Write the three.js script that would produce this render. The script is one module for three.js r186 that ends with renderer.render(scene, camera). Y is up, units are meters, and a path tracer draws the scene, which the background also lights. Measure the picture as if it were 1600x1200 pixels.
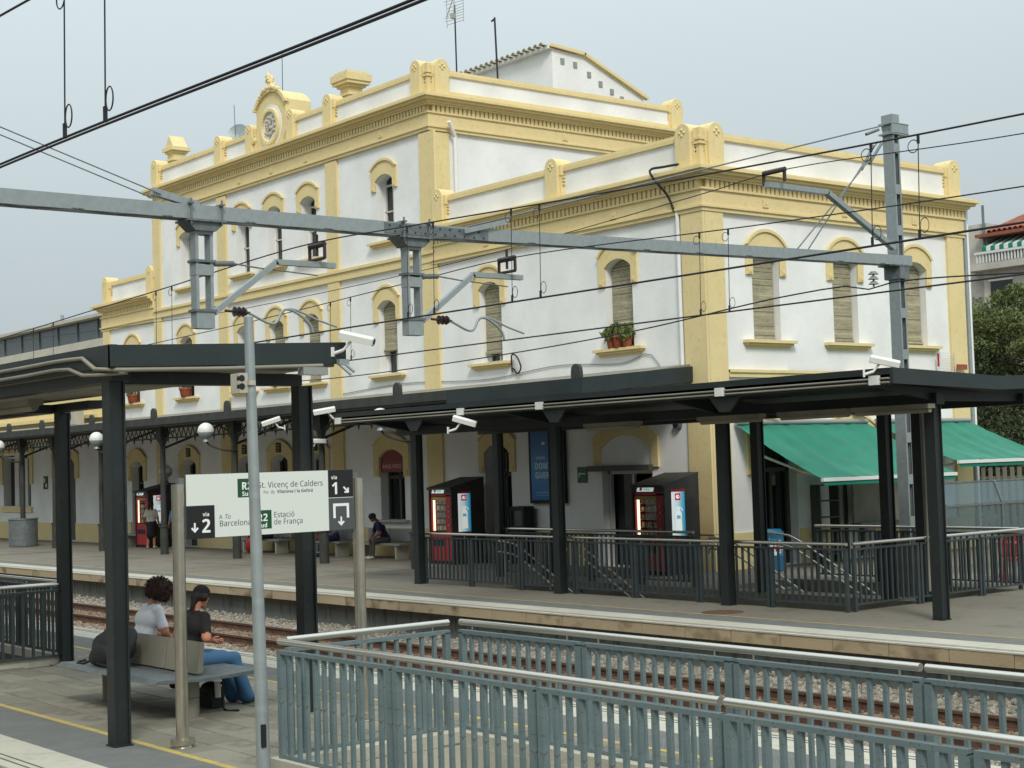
import * as THREE from 'three';
import { mergeGeometries, mergeVertices, toCreasedNormals } from 'three/addons/utils/BufferGeometryUtils.js';

// ---------- camera, sky, sun, exposure ----------
const scene = new THREE.Scene();
const camera = new THREE.PerspectiveCamera(27.472, 4 / 3, 0.1, 1500);
{
  const yaw = 0.674357, pitch = 0.050701, roll = -0.031119;
  const fw = new THREE.Vector3(-Math.cos(yaw) * Math.cos(pitch), Math.sin(pitch), -Math.sin(yaw) * Math.cos(pitch));
  const r = new THREE.Vector3().crossVectors(fw, new THREE.Vector3(0, 1, 0)).normalize();
  const u = new THREE.Vector3().crossVectors(r, fw);
  camera.up.copy(u.clone().multiplyScalar(Math.cos(roll)).addScaledVector(r, -Math.sin(roll)));
  camera.position.set(0, 2.64, 0);
  camera.lookAt(camera.position.clone().add(fw));
}
const renderer = new THREE.WebGLRenderer({ antialias: true });
renderer.setSize(1024, 768);
renderer.toneMapping = THREE.LinearToneMapping;
renderer.toneMappingExposure = 1.4;
renderer.shadowMap.enabled = true;

let seed = 7;
const rnd = () => { seed = (seed * 1664525 + 1013904223) >>> 0; return seed / 4294967296; };
const rr = (a, b) => a + (b - a) * rnd();
const hash = (x, y, s = 0) => { let h = (x * 374761393 + y * 668265263 + s * 974634777) | 0; h = Math.imul(h ^ (h >>> 13), 1274126177); return ((h ^ (h >>> 16)) >>> 0) / 4294967296; };
const mod = (a, n) => ((a % n) + n) % n;
function vnoise(x, y, p, s = 0) {           // value noise that repeats every p cells
  const xi = Math.floor(x), yi = Math.floor(y), fx = x - xi, fy = y - yi, ux = fx * fx * (3 - 2 * fx), uy = fy * fy * (3 - 2 * fy);
  const h = (a, b) => hash(mod(a, p), mod(b, p), s);
  return (h(xi, yi) * (1 - ux) + h(xi + 1, yi) * ux) * (1 - uy) + (h(xi, yi + 1) * (1 - ux) + h(xi + 1, yi + 1) * ux) * uy;
}
function fbm(u, v, p, oct = 4, s = 0) { let a = 0, w = 0.5, t = 0; for (let i = 0; i < oct; i++) { a += w * vnoise(u * p, v * p, p, s + i); t += w; w *= 0.5; p *= 2; } return a / t; }

// thin bright overcast: one even cloud sheet, brighter towards the zenith, faint cloud structure
{
  const W = 512, H = 256, d = new Float32Array(W * H * 4);
  for (let j = 0; j < H; j++) for (let i = 0; i < W; i++) {
    const el = (j + 0.5) / H * Math.PI - Math.PI / 2, az = (i + 0.5) / W;
    const s = Math.max(0, Math.sin(el));
    const c = fbm(az, j / H, 6, 5, 40) - 0.5, c2 = fbm(az, j / H, 16, 3, 60) - 0.5;
    let L = (1 + 2.4 * s) * (1 + 0.2 * c + 0.06 * c2) * 0.325;
    if (el < 0) L = 0.2;
    const o = (j * W + i) * 4;
    d[o] = L * 0.9; d[o + 1] = L * 1.03; d[o + 2] = L * 1.08; d[o + 3] = 1;
  }
  const t = new THREE.DataTexture(d, W, H, THREE.RGBAFormat, THREE.FloatType);
  t.mapping = THREE.EquirectangularReflectionMapping; t.magFilter = t.minFilter = THREE.LinearFilter; t.needsUpdate = true;
  scene.background = t; scene.environment = t;
}
const sun = new THREE.DirectionalLight(new THREE.Color(1, 0.95, 0.86), 1.5);
sun.position.set(-20 + 54, 60, -22 + 33); sun.target.position.set(-20, 0, -22);
sun.castShadow = true; sun.shadow.radius = 26; sun.shadow.mapSize.set(2048, 2048);
Object.assign(sun.shadow.camera, { left: -70, right: 70, top: 50, bottom: -50, near: 1, far: 220 });
scene.add(sun, sun.target);

// ---------- helpers ----------
const V = (x, y, z) => new THREE.Vector3(x, y, z);
const used = {};
function numbered(n) { const k = used[n] = (used[n] ?? -1) + 1; return k ? n + '_' + String(k).padStart(3, '0') : n; }
function tag(o, label, category, group, kind) { if (label) o.userData.label = label; if (category) o.userData.category = category; if (group) o.userData.group = group; if (kind) o.userData.kind = kind; return o; }
function thing(name, label, category, pos = [0, 0, 0], turn = 0, group) { const g = new THREE.Group(); g.name = numbered(name); g.position.set(...pos); g.rotation.y = turn; scene.add(g); return tag(g, label, category, group); }
function struct(name, label) { const g = new THREE.Group(); g.name = numbered(name); scene.add(g); return tag(g, label, 'ground', null, 'structure'); }
function part(name, geo, mat, parent, label) { const m = new THREE.Mesh(geo, mat); m.name = name; m.castShadow = m.receiveShadow = true; parent.add(m); if (label) m.userData.label = label; return m; }
function sub(name, parent, pos = [0, 0, 0], turn = 0) { const g = new THREE.Group(); g.name = name; g.position.set(...pos); g.rotation.y = turn; parent.add(g); return g; }
function dup(src, pos, turn, label) { const c = src.clone(); c.name = numbered(src.name.replace(/_\d{3}$/, '')); c.userData = { ...src.userData }; if (label) c.userData.label = label; if (pos) c.position.set(...pos); if (turn !== undefined) c.rotation.y = turn; scene.add(c); return c; }

// every geometry ends non-indexed with uv in metres from the face direction
function tri(g) {
  if (g.index) g = g.toNonIndexed();
  const p = g.attributes.position, n = p.count, uv = new Float32Array(n * 2), a = V(), b = V(), c = V();
  for (let i = 0; i < n; i += 3) {
    a.fromBufferAttribute(p, i); b.fromBufferAttribute(p, i + 1); c.fromBufferAttribute(p, i + 2);
    const q = b.clone().sub(a).cross(c.clone().sub(a)), ax = Math.abs(q.x), ay = Math.abs(q.y), az = Math.abs(q.z);
    [a, b, c].forEach((w, k) => { const o = (i + k) * 2; if (ay >= ax && ay >= az) { uv[o] = w.x; uv[o + 1] = w.z; } else if (az >= ax) { uv[o] = w.x; uv[o + 1] = w.y; } else { uv[o] = w.z; uv[o + 1] = w.y; } });
  }
  g.setAttribute('uv', new THREE.BufferAttribute(uv, 2));
  if (!g.attributes.normal) g.computeVertexNormals();
  for (const k of Object.keys(g.attributes)) if (!['position', 'normal', 'uv', 'color'].includes(k)) g.deleteAttribute(k);
  return g;
}
const M = (...gs) => { gs = gs.flat(9); return gs.length === 1 ? tri(gs[0]) : tri(mergeGeometries(gs.map((g) => { g = g.index ? g.toNonIndexed() : g; for (const k of Object.keys(g.attributes)) if (!['position', 'normal'].includes(k)) g.deleteAttribute(k); return g; }))); };
const box = (w, h, d, x = 0, y = 0, z = 0) => new THREE.BoxGeometry(w, h, d).translate(x, y, z);
const bx = (x0, x1, y0, y1, z0, z1) => box(Math.abs(x1 - x0), Math.abs(y1 - y0), Math.abs(z1 - z0), (x0 + x1) / 2, (y0 + y1) / 2, (z0 + z1) / 2);
function rod(a, b, r, r2 = r, n = 8) { a = V(...a); b = V(...b); const L = a.distanceTo(b), g = new THREE.CylinderGeometry(r2, r, L, n); g.applyQuaternion(new THREE.Quaternion().setFromUnitVectors(V(0, 1, 0), b.clone().sub(a).normalize())); const m = a.add(b).multiplyScalar(0.5); return g.translate(m.x, m.y, m.z); }
function bar(a, b, w, h) { a = V(...a); b = V(...b); const L = a.distanceTo(b), g = new THREE.BoxGeometry(w, h, L), m = new THREE.Matrix4().lookAt(a, b, Math.abs(b.y - a.y) > 0.97 * L ? V(1, 0, 0) : V(0, 1, 0)); m.setPosition(a.clone().add(b).multiplyScalar(0.5)); return g.applyMatrix4(m); }
const cyl = (r, r2, h, x, y, z, n = 20) => new THREE.CylinderGeometry(r2, r, h, n).translate(x, y + h / 2, z);
const tube = (pts, r, n = 40, k = 6) => new THREE.TubeGeometry(new THREE.CatmullRomCurve3(pts.map((p) => V(...p)), false, 'centripetal'), n, r, k, false);
const sph = (r, x, y, z, n = 16) => new THREE.SphereGeometry(r, n, Math.max(6, n * 0.7 | 0)).translate(x, y, z);
const lathe = (pts, n = 24) => new THREE.LatheGeometry(pts.map((p) => new THREE.Vector2(...p)), n);
function arc(hw, ys, yt, n = 12) { const h = yt - ys, R = (hw * hw + h * h) / (2 * h), cy = yt - R, a = Math.asin(Math.min(1, hw / R)), o = []; for (let i = 0; i <= n; i++) { const t = a - 2 * a * i / n; o.push([R * Math.sin(t), cy + R * Math.cos(t)]); } return o; }   // right to left
const poly = (pts) => new THREE.Shape(pts.map((p) => new THREE.Vector2(...p)));
function ext(pts, d, bevel = 0, holes = []) { const s = pts instanceof THREE.Shape ? pts : poly(pts); for (const h of holes) s.holes.push(new THREE.Path(h.map((p) => new THREE.Vector2(...p)))); return new THREE.ExtrudeGeometry(s, { depth: d, bevelEnabled: bevel > 0, bevelSize: bevel, bevelThickness: bevel, bevelSegments: 1, curveSegments: 12, bevelOffset: -bevel }); }
const move = (g, x, y, z) => g.translate(x, y, z);

// ---------- textures and materials ----------
function tex(n, per, fn, srgb = true) {
  const d = new Uint8Array(n * n * 4);
  for (let j = 0; j < n; j++) for (let i = 0; i < n; i++) { const c = fn(i / n, j / n), o = (j * n + i) * 4; d[o] = c[0]; d[o + 1] = c[1]; d[o + 2] = c[2]; d[o + 3] = 255; }
  const t = new THREE.DataTexture(d, n, n); t.wrapS = t.wrapT = THREE.RepeatWrapping; t.magFilter = THREE.LinearFilter; t.minFilter = THREE.LinearMipmapLinearFilter; t.generateMipmaps = true;
  const [px, py] = Array.isArray(per) ? per : [per, per]; t.repeat.set(1 / px, 1 / py); if (srgb) t.colorSpace = THREE.SRGBColorSpace; t.needsUpdate = true; return t;
}
const cl = (v) => Math.max(0, Math.min(255, v));
const mix3 = (a, b, t) => [cl(a[0] + (b[0] - a[0]) * t), cl(a[1] + (b[1] - a[1]) * t), cl(a[2] + (b[2] - a[2]) * t)];
const grey = (v) => [cl(v), cl(v), cl(v)];
const mottled = (n, per, a, b, p = 8, o = 5, s = 0, con = 1.6) => tex(n, per, (u, v) => mix3(a, b, Math.max(0, Math.min(1, (fbm(u, v, p, o, s) - 0.5) * con + 0.5))));
const bumpN = (n, per, p = 24, o = 4, s = 9) => tex(n, per, (u, v) => grey(255 * fbm(u, v, p, o, s)), false);
const std = (o) => new THREE.MeshStandardMaterial({ roughness: 0.8, ...o });
const plasterBump = tex(512, 1.2, (u, v) => grey(150 + 70 * (fbm(u, v, 20, 4, 3) - 0.5) + 40 * (vnoise(u * 6, v * 26, 26, 5) - 0.5)), false);
const m = {};
m.white = std({ map: tex(512, 4.1, (u, v) => { const a = fbm(u, v, 5, 5, 1), b = fbm(u, v, 40, 3, 2), st = Math.max(0, fbm(u, v, 30, 4, 71) - 0.64) * 0.5; return mix3(mix3([236, 236, 234], [219, 219, 215], Math.max(0, a * 1.5 - 0.4)), [188, 182, 168], Math.min(0.3, st + Math.max(0, b - 0.68) * 0.3)); }), bumpMap: plasterBump, bumpScale: 0.006, roughness: 0.88 });
m.yellow = std({ map: tex(512, 3.7, (u, v) => { const a = fbm(u, v, 6, 5, 11), b = fbm(u, v, 44, 3, 12); return mix3(mix3([227, 208, 156], [216, 196, 143], a), [172, 150, 106], Math.max(0, b - 0.6) * 0.8); }), bumpMap: plasterBump, bumpScale: 0.004, roughness: 0.85 });
m.dark = std({ map: tex(512, 2.3, (u, v) => mix3(mix3([30, 37, 37], [40, 48, 47], fbm(u, v, 7, 5, 21)), [78, 80, 74], Math.max(0, fbm(u, v, 48, 3, 25) - 0.66) * 1.6 + (vnoise(u * 128, v * 128, 128, 26) > 0.985 ? 0.35 : 0))), roughness: 0.5, metalness: 0.15 });
m.darkBlue = std({ map: mottled(256, 2.3, [36, 45, 46], [44, 54, 54], 7, 4, 22), roughness: 0.5, metalness: 0.1 });
m.oldDark = std({ map: mottled(256, 1.9, [46, 48, 46], [62, 62, 58], 9, 5, 23), roughness: 0.75 });
m.soffit = std({ map: mottled(256, 2.9, [118, 116, 103], [140, 136, 121], 6, 5, 24), roughness: 0.7 });
m.galv = std({ map: mottled(256, 0.9, [142, 150, 151], [156, 165, 165], 14, 4, 31, 1.3), roughness: 0.5, metalness: 0.35 });
m.galvDark = std({ map: mottled(256, 0.9, [100, 107, 108], [120, 128, 129], 14, 4, 32, 1.6), roughness: 0.55, metalness: 0.35 });
m.steel = std({ color: 0xcfcbc2, roughness: 0.28, metalness: 0.95, bumpMap: bumpN(128, 0.2, 32), bumpScale: 0.0004 });
m.post = std({ map: mottled(256, 0.8, [186, 180, 166], [204, 198, 184], 6, 4, 33), roughness: 0.27, metalness: 0.92 });
m.rail = std({ map: tex(512, 1.3, (u, v) => mix3(mix3([96, 113, 116], [114, 131, 133], fbm(u, v, 9, 5, 34)), [96, 74, 58], Math.min(0.8, Math.max(0, fbm(u, v, 60, 3, 134) - 0.7) * 6))), roughness: 0.55, metalness: 0.1 });
m.railDark = std({ map: mottled(256, 1.3, [52, 61, 62], [66, 76, 77], 9, 5, 35), roughness: 0.55, metalness: 0.1 });
m.rust = std({ map: mottled(256, 0.7, [78, 55, 43], [108, 80, 62], 10, 5, 36, 2), roughness: 0.9 });
m.railHead = std({ map: mottled(128, 0.6, [132, 120, 106], [158, 147, 132], 8, 4, 37), roughness: 0.45, metalness: 0.6 });
m.sleeper = [0, 1, 2].map((k) => std({ map: mottled(128, 0.9, [150 - 12 * k, 126 - 10 * k, 100 - 10 * k], [112, 84, 62], 7, 5, 38 + k, 2.2), roughness: 0.95 }));
m.wire = std({ color: 0x2b2a2c, roughness: 0.6, metalness: 0.3 });
m.black = std({ color: 0x191a1c, roughness: 0.7 });
m.insul = std({ color: 0x3a2c2a, roughness: 0.35 });
m.whitePlastic = std({ color: 0xd9dad4, roughness: 0.45 });
m.greyPlastic = std({ color: 0x8d8f8c, roughness: 0.6 });
m.glass = new THREE.MeshPhysicalMaterial({ color: 0x1d2324, roughness: 0.08, metalness: 0, specularIntensity: 1 });
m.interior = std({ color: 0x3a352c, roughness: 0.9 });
m.frameWhite = std({ color: 0xcfcfca, roughness: 0.55 });
m.frameDark = std({ color: 0x4a4a42, roughness: 0.6 });
m.blind = std({ map: tex(512, [1.3, 1.9], (u, v) => { const r = Math.floor(v * 76), k = v * 76 - r, q = hash(r, 3), big = vnoise(u * 3, v * 19, 19, 78), w = vnoise(u * 12, v * 76, 76, 77), gap = k < 0.25 ? 0.6 : 1, dk = q > 0.88 ? 0.72 : q < 0.12 ? 1.12 : 1; const L = gap * dk * (0.94 + 0.1 * big) * (0.92 + 0.16 * w); return [cl(172 * L), cl(165 * L), cl(137 * L)]; }), bumpMap: tex(512, [1.3, 1.9], (u, v) => grey(Math.abs(Math.sin(v * 76 * Math.PI)) * 255), false), bumpScale: 0.006, roughness: 0.9 });
m.terracotta = std({ map: mottled(128, 0.3, [165, 88, 62], [135, 68, 48], 6, 4, 45), roughness: 0.9 });
m.leaf = [[0.1, 0.125, 0.032], [0.08, 0.13, 0.035], [0.045, 0.062, 0.022]].map((c) => new THREE.MeshStandardMaterial({ color: new THREE.Color().setRGB(...c), roughness: 0.75, side: THREE.DoubleSide }));
m.bark = std({ map: mottled(128, 0.5, [92, 76, 60], [60, 48, 38], 10, 5, 46), roughness: 0.95 });
const concFn = (a, b, c, s) => (u, v) => { const q = fbm(u, v, 4, 6, s), w = fbm(u, v, 60, 2, s + 9), st = Math.max(0, fbm(u, v, 9, 4, s + 17) - 0.58) * 3; return mix3(mix3(a, b, q * 1.4 - 0.2), c, Math.min(0.75, st * 0.6 + Math.max(0, w - 0.6) * 0.8)); };
m.concrete = std({ map: tex(1024, 7.3, concFn([128, 122, 109], [112, 106, 94], [82, 77, 67], 51)), bumpMap: bumpN(256, 0.8, 40), bumpScale: 0.003, roughness: 0.9 });
m.tactile = std({ map: tex(512, 2.4, (u, v) => mix3([98, 99, 97], [117, 117, 112], fbm(u, v, 12, 5, 61))), bumpMap: tex(256, 0.4, (u, v) => grey(255 * Math.max(0, Math.sin(u * 16 * Math.PI) * Math.sin(v * 16 * Math.PI))), false), bumpScale: 0.006, roughness: 0.9 });
m.edge = std({ map: tex(512, 3.1, (u, v) => mix3(mix3([190, 186, 171], [172, 168, 153], fbm(u, v, 8, 5, 63)), [140, 134, 118], Math.max(0, fbm(u, v, 30, 3, 64) - 0.6) * 1.4)), roughness: 0.88, bumpMap: bumpN(256, 0.8, 40), bumpScale: 0.002 });
m.paint = std({ map: tex(256, 1.3, (u, v) => mix3([182, 160, 88], [150, 138, 100], Math.max(0, fbm(u, v, 14, 4, 66) * 2 - 0.8))), roughness: 0.8 });
m.facing = [0, 1, 2].map((k) => std({ map: tex(256, [2.9 + 0.4 * k, 2.3], (u, v) => mix3(mix3([178, 160, 130], [160, 143, 116], fbm(u, v, 5, 4, 81 + k)), [92, 76, 58], Math.min(0.8, Math.max(0, fbm(u, v, 7, 5, 84 + k) - 0.56) * 3))), roughness: 0.92, bumpMap: bumpN(256, 0.8, 30), bumpScale: 0.003 }));
m.underWall = std({ map: tex(512, 2.7, (u, v) => mix3(mix3([96, 99, 95], [118, 120, 114], fbm(u, v, 6, 5, 87)), [70, 68, 56], Math.max(0, fbm(u, v * 0.3, 20, 3, 88) - 0.55) * 2)), roughness: 0.95 });
m.slab = [0, 1, 2, 3].map((k) => std({ map: tex(256, 1.9 + 0.27 * k, concFn([146 - 6 * k, 142 - 6 * k, 128 - 6 * k], [130 - 5 * k, 126 - 5 * k, 112 - 5 * k], [90, 85, 74], 91 + 3 * k)), roughness: 0.9, bumpMap: bumpN(128, 0.5, 30), bumpScale: 0.003 }));
m.joint = std({ color: 0x57534a, roughness: 0.95 });
m.ballastBed = std({ map: tex(512, 1.6, (u, v) => { const q = vnoise(u * 40, v * 40, 40, 95), w = fbm(u, v, 8, 4, 96); return mix3([118, 108, 94], [176, 166, 148], q * 0.7 + w * 0.4 - 0.1); }), bumpMap: bumpN(256, 1.6, 40, 2, 95), bumpScale: 0.03, roughness: 0.95 });
m.canvas = new THREE.MeshPhysicalMaterial({ map: mottled(256, 1.7, [8, 130, 104], [6, 113, 90], 5, 5, 97), roughness: 0.85, transmission: 0.12, thickness: 0, side: THREE.DoubleSide, bumpMap: tex(128, 0.02, (u, v) => grey(255 * (0.5 + 0.5 * Math.sin(u * 6.283)) * (0.5 + 0.5 * Math.sin(v * 6.283))), false), bumpScale: 0.0004 });
m.red = std({ color: 0xa81b22, roughness: 0.45 });
m.ground = std({ map: tex(512, 9, concFn([140, 136, 126], [120, 116, 106], [92, 88, 80], 99)), roughness: 0.95 });
// ---------- ground, platforms, tracks ----------
const flat = (pts, y0, y1, holes = []) => ext(pts.map(([x, z]) => [x, -z]), y1 - y0, 0, holes.map((h) => h.map(([x, z]) => [x, -z]))).rotateX(-Math.PI / 2).translate(0, y0, 0);
const rect = (x0, x1, z0, z1) => [[x0, z0], [x1, z0], [x1, z1], [x0, z1]];
{
  const g = struct('ground', 'bare ground under and far beyond the railway');
  part('terrain', M(new THREE.PlaneGeometry(1600, 1600).rotateX(-Math.PI / 2).translate(0, -1.3, 0)), m.ground, g);
  const st = struct('street', 'grey street surface behind the station building');
  part('street_surface', M(bx(-400, 300, -0.3, -0.01, -500, -60)), m.ground, st);
}
{ // far platform
  const g = struct('station_platform', 'concrete station platform in front of the yellow and white building');
  const pitA = rect(-26.6, -17.2, -20.78, -22.82), pitB = rect(-22.7, -17.2, -23.4, -25.7);
  part('platform_surface', M(flat(rect(-150, 60, -19.1, -60), -1.2, 0, [pitA, pitB])), m.concrete, g);
  part('tactile_strip', M(bx(-150, 60, -0.3, -0.002, -19.1, -18.5)), m.tactile, g);
  part('yellow_line', M(bx(-150, 60, -0.002, 0.004, -19.155, -19.115)), m.paint, g);
  part('edge_strip', M(bx(-150, 60, -0.02, 0, -18.5, -17.74)), m.edge, g);
  for (const z of [-17.87, -17.95]) part('edge_groove', M(bx(-150, 60, 0, 0.003, z - 0.009, z + 0.009)), m.joint, g);
  part('under_wall', M(bx(-150, 60, -1.25, -0.2, -18.4, -17.98)), m.underWall, g);
  const ribs = []; for (let x = -80; x < 10; x += 1.5) ribs.push(bx(x, x + 0.05, -1.2, -0.2, -17.98, -17.965)); part('wall_rib', M(ribs), m.underWall, g);
  const blk = Array.from({ length: 9 }, (_, k) => { const g = M(box(0.985 + 0.006 * (k % 2), 0.18, 0.72, 0, -0.11, -18.11)), u = g.attributes.uv; for (let i = 0; i < u.count; i++) u.setXY(i, u.getX(i) + k * 0.37, u.getY(i) + k * 0.83); return g; });
  for (let i = 0, x = -78; x < 8; i++, x += 1.0) { const b = part('edge_block', blk[(hash(i, 9) * 9) | 0], m.facing[(hash(i, 4) * 3) | 0], g); b.position.set(x + 0.5, -0.001, rr(-0.004, 0.004)); }
  part('edge_block_row', M(bx(-150, -78.01, -0.2, -0.021, -18.47, -17.75), bx(8.01, 60, -0.2, -0.021, -18.47, -17.75)), m.facing[0], g);
  // steps down to the underpass
  const tread = M(box(0.31, 0.15, 2.0));
  for (let i = 0; i < 7; i++) { part('stair_step', tread, m.slab[i % 4], g).position.set(-26.45 + 0.3 * i, -0.08 - 0.155 * i - 0.155, -21.8); part('stair_step', tread, m.slab[(i + 2) % 4], g).position.set(-22.55 + 0.3 * i, -0.08 - 0.155 * i - 0.155, -24.55); }
  const mc = part('manhole_cover', M(cyl(0.36, 0.36, 0.006, -18.9, 0, -19.55, 28)), m.rust, g);
  // expansion joints in the concrete
  for (const z of [-21.9, -23.2]) part('expansion_joint', M(bx(-75, -29.9, 0, 0.003, z - 0.012, z + 0.012)), m.joint, g);
  for (let x = -70; x < -30; x += 5.2) part('expansion_joint', M(bx(x, x + 0.024, 0, 0.0035, -26.3, -19.2)), m.joint, g);
}
{ // island platform nearer the camera
  const g = struct('island_platform', 'paved island platform with yellow safety lines in the foreground');
  const pC = rect(-12.2, 6, -7.25, -9.0), pD = rect(-40, -21.95, -7.25, -9.0);
  part('platform_base', M(flat(rect(-120, 30, -5.45, -11.3), -1.25, -0.02, [pC, pD])), m.joint, g);
  part('platform_surface', M(flat(rect(-120, -26.35, -6.88, -9.95), -0.02, 0, [rect(-40, -26.36, -7.25, -9.0)]), flat(rect(-3.9, 30, -6.88, -9.95), -0.02, 0, [rect(-3.89, 6, -7.25, -9.0)])), m.concrete, g);
  for (const [a, b] of [[-6.8, -6.05], [-10.7, -10.03]]) part('tactile_strip', M(bx(-120, 30, -0.02, -0.001, a, b)), m.tactile, g);
  for (const [a, b] of [[-6.88, -6.8], [-10.03, -9.95]]) part('yellow_line', M(bx(-120, 30, -0.02, 0.001, a, b)), m.paint, g);
  for (const [a, b] of [[-6.05, -5.4], [-11.35, -10.7]]) part('edge_strip', M(bx(-120, 30, -0.02, 0, a, b)), m.edge, g);
  for (const z of [-5.53, -5.62, -11.13, -11.22]) part('edge_groove', M(bx(-120, 30, 0, 0.003, z - 0.01, z + 0.01)), m.joint, g);
  part('edge_block_row', M(bx(-120, 30, -0.2, -0.021, -11.34, -11.0), bx(-120, 30, -0.2, -0.021, -5.7, -5.41)), m.facing[1], g);
  const sl = [0.587, 0.584].map((w) => M(ext(poly([[-w / 2, -0.185], [w / 2, -0.185], [w / 2, 0.185], [-w / 2, 0.185]]), 0.014, 0.004).rotateX(-Math.PI / 2)));
  for (let r = 0; r < 8; r++) for (let c = 0; c < 37; c++) {
    const x = -26 + c * 0.6 + (r % 2) * 0.3, z = -6.88 - 0.192 - r * 0.3838;
    if (z < -7.04 && z > -9.2 && (x > -12.5 + 0.1 || x < -21.65)) continue;
    const s = part('paving_slab', sl[c % 2], m.slab[(hash(c, r, 5) * 4) | 0], g); s.position.set(x, -0.019 + rr(-0.002, 0.0018), z);
  }
  // low kerbs round the stairwells
  for (const [x0, x1] of [[-12.42, 6], [-40, -21.73]]) { const e = x0 > -20 ? x0 : x1 - 0.2;
    part('stair_kerb', M(bx(x0, x1, -0.02, 0.1, -7.25, -7.04), bx(x0, x1, -0.02, 0.1, -9.22, -9.0), bx(e, e + 0.2, -0.02, 0.1, -9.0, -7.25)), m.edge, g); }
  part('stairwell_wall', M(bx(-12.2, 6, -3, -0.021, -9.02, -8.99), bx(-12.2, 6, -3, -0.021, -7.26, -7.23), bx(-12.23, -12.19, -3, -0.021, -9, -7.25)), m.edge, g);
}
{ // tracks
  const bed = struct('ballast_bed', 'stone ballast bed between the two platforms');
  part('ballast_ground', M(ext([[11.36, -0.8], [12.4, -0.86], [14.4, -0.8], [15.2, -0.85], [17.2, -0.85], [17.7, -0.72], [17.99, -0.68], [17.99, -1.28], [11.36, -1.28]], 200).rotateY(Math.PI / 2).translate(-150, 0, 0), bx(-150, 50, -1.28, -0.86, -5.4, 5)), m.ballastBed, bed);
  const g0 = new THREE.IcosahedronGeometry(1, 0), p = g0.attributes.position; for (let i = 0; i < p.count; i++) { const k = 0.75 + 0.5 * hash(Math.round(p.getX(i) * 9), Math.round(p.getY(i) * 9), Math.round(p.getZ(i) * 9)); p.setXYZ(i, p.getX(i) * k, p.getY(i) * k * 0.8, p.getZ(i) * k); } g0.computeVertexNormals();
  const N = 46000, st = new THREE.InstancedMesh(tri(g0), std({ color: 0xffffff, roughness: 0.95 }), N), q = new THREE.Quaternion(), mt = new THREE.Matrix4(), col = new THREE.Color();
  for (let i = 0; i < N; i++) {
    const t = rnd(), x = -4 - 62 * t * t, z = rr(-17.96, -13.4), s = rr(0.022, 0.05), e = z < -17.2 ? -0.85 + (-17.2 - z) * 0.24 : z > -15.2 ? -0.85 + Math.min(0.05, (z + 15.2) * 0.06) : -0.85;
    q.setFromEuler(new THREE.Euler(rnd() * 6, rnd() * 6, rnd() * 6)); mt.compose(V(x, e + s * 0.3, z), q, V(s, s, s)); st.setMatrixAt(i, mt);
    const w = z < -17.02 ? 0.1 : z < -15.3 ? 0.95 : 0.4, k = rr(0.55, 1.15), f = Math.min(1, Math.max(0, w + rr(-0.35, 0.35)));
    st.setColorAt(i, col.setRGB((0.34 - 0.14 * f) * k, (0.32 - 0.19 * f) * k, (0.275 - 0.195 * f) * k));
  }
  st.name = 'ballast_stones'; tag(st, 'loose grey and rust-stained ballast stones along the track', 'ballast', null, 'stuff'); st.castShadow = st.receiveShadow = true; scene.add(st);
  const tr = thing('railway_track', 'rusty railway track running beside the station platform', 'track', [0, 0, -16.215]);
  for (const s of [-1, 1]) { const r = part('rail', M(bx(-150, 40, -0.7, -0.664, s * 0.665 - 0.033, s * 0.665 + 0.033), bx(-150, 40, -0.8, -0.7, s * 0.665 - 0.012, s * 0.665 + 0.012), bx(-150, 40, -0.83, -0.8, s * 0.665 - 0.07, s * 0.665 + 0.07)), m.rust, tr); part('rail_head', M(bx(-150, 40, -0.664, -0.658, s * 0.665 - 0.03, s * 0.665 + 0.03)), m.railHead, r); }
  const sg = M(ext([[-1.15, 0], [1.15, 0], [1.12, 0.12], [0.4, 0.12], [0.35, 0.08], [-0.35, 0.08], [-0.4, 0.12], [-1.12, 0.12]], 0.26, 0.01).rotateY(Math.PI / 2));
  for (let i = 0; i < 90; i++) { const s = part('sleeper', sg, m.sleeper[i % 3], tr); s.position.set(-58 + i * 0.6, -0.945 + rr(0, 0.012), 0); s.rotation.y = rr(-0.012, 0.012); }
  dup(tr, [0, 0, -12.6], 0, 'railway track hidden below the edge of the island platform');
}
// ---------- station building ----------
const bld = thing('station_building', 'white and yellow station building of two and three storeys with cornices', 'building');
const ZF = -26.4, XE = -25.7;
const holeArch = (cx, y0, ow, yo, yc) => [[cx - ow, y0], [cx + ow, y0], [cx + ow, yo], ...arc(ow, yo, yc, 8).slice(1, -1).map(([x, y]) => [cx + x, y]), [cx - ow, yo]];
function hoodGeo(hw, yb, ys, yt, ow, yo, yc, d = 0.05) {
  const o = arc(hw, ys, yt), i = arc(ow, yo, yc).reverse();
  const a = ext([[-hw, yb], [-ow, yb], [-ow, yo], ...i.slice(1, -1), [ow, yo], [ow, yb], [hw, yb], [hw, ys], ...o.slice(1, -1), [-hw, ys]], d, 0.006);
  const o2 = arc(hw + 0.035, ys, yt + 0.03), i2 = arc(hw - 0.05, ys - 0.004, yt - 0.055).reverse();
  const b = ext([...o2, ...i2], 0.045, 0.006).translate(0, 0, d);
  const f = []; for (const s of [-1, 1]) { const c = s * (hw + ow) / 2, w = (hw - ow) / 2 * 0.62; f.push(box(w * 2, w * 2, 0.03, c, yb + w * 1.25, d + 0.012), box(w * 0.8, w * 0.8, 0.03, c, yb + w * 1.25, d + 0.03)); }
  return M(a, b, f);
}
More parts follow.
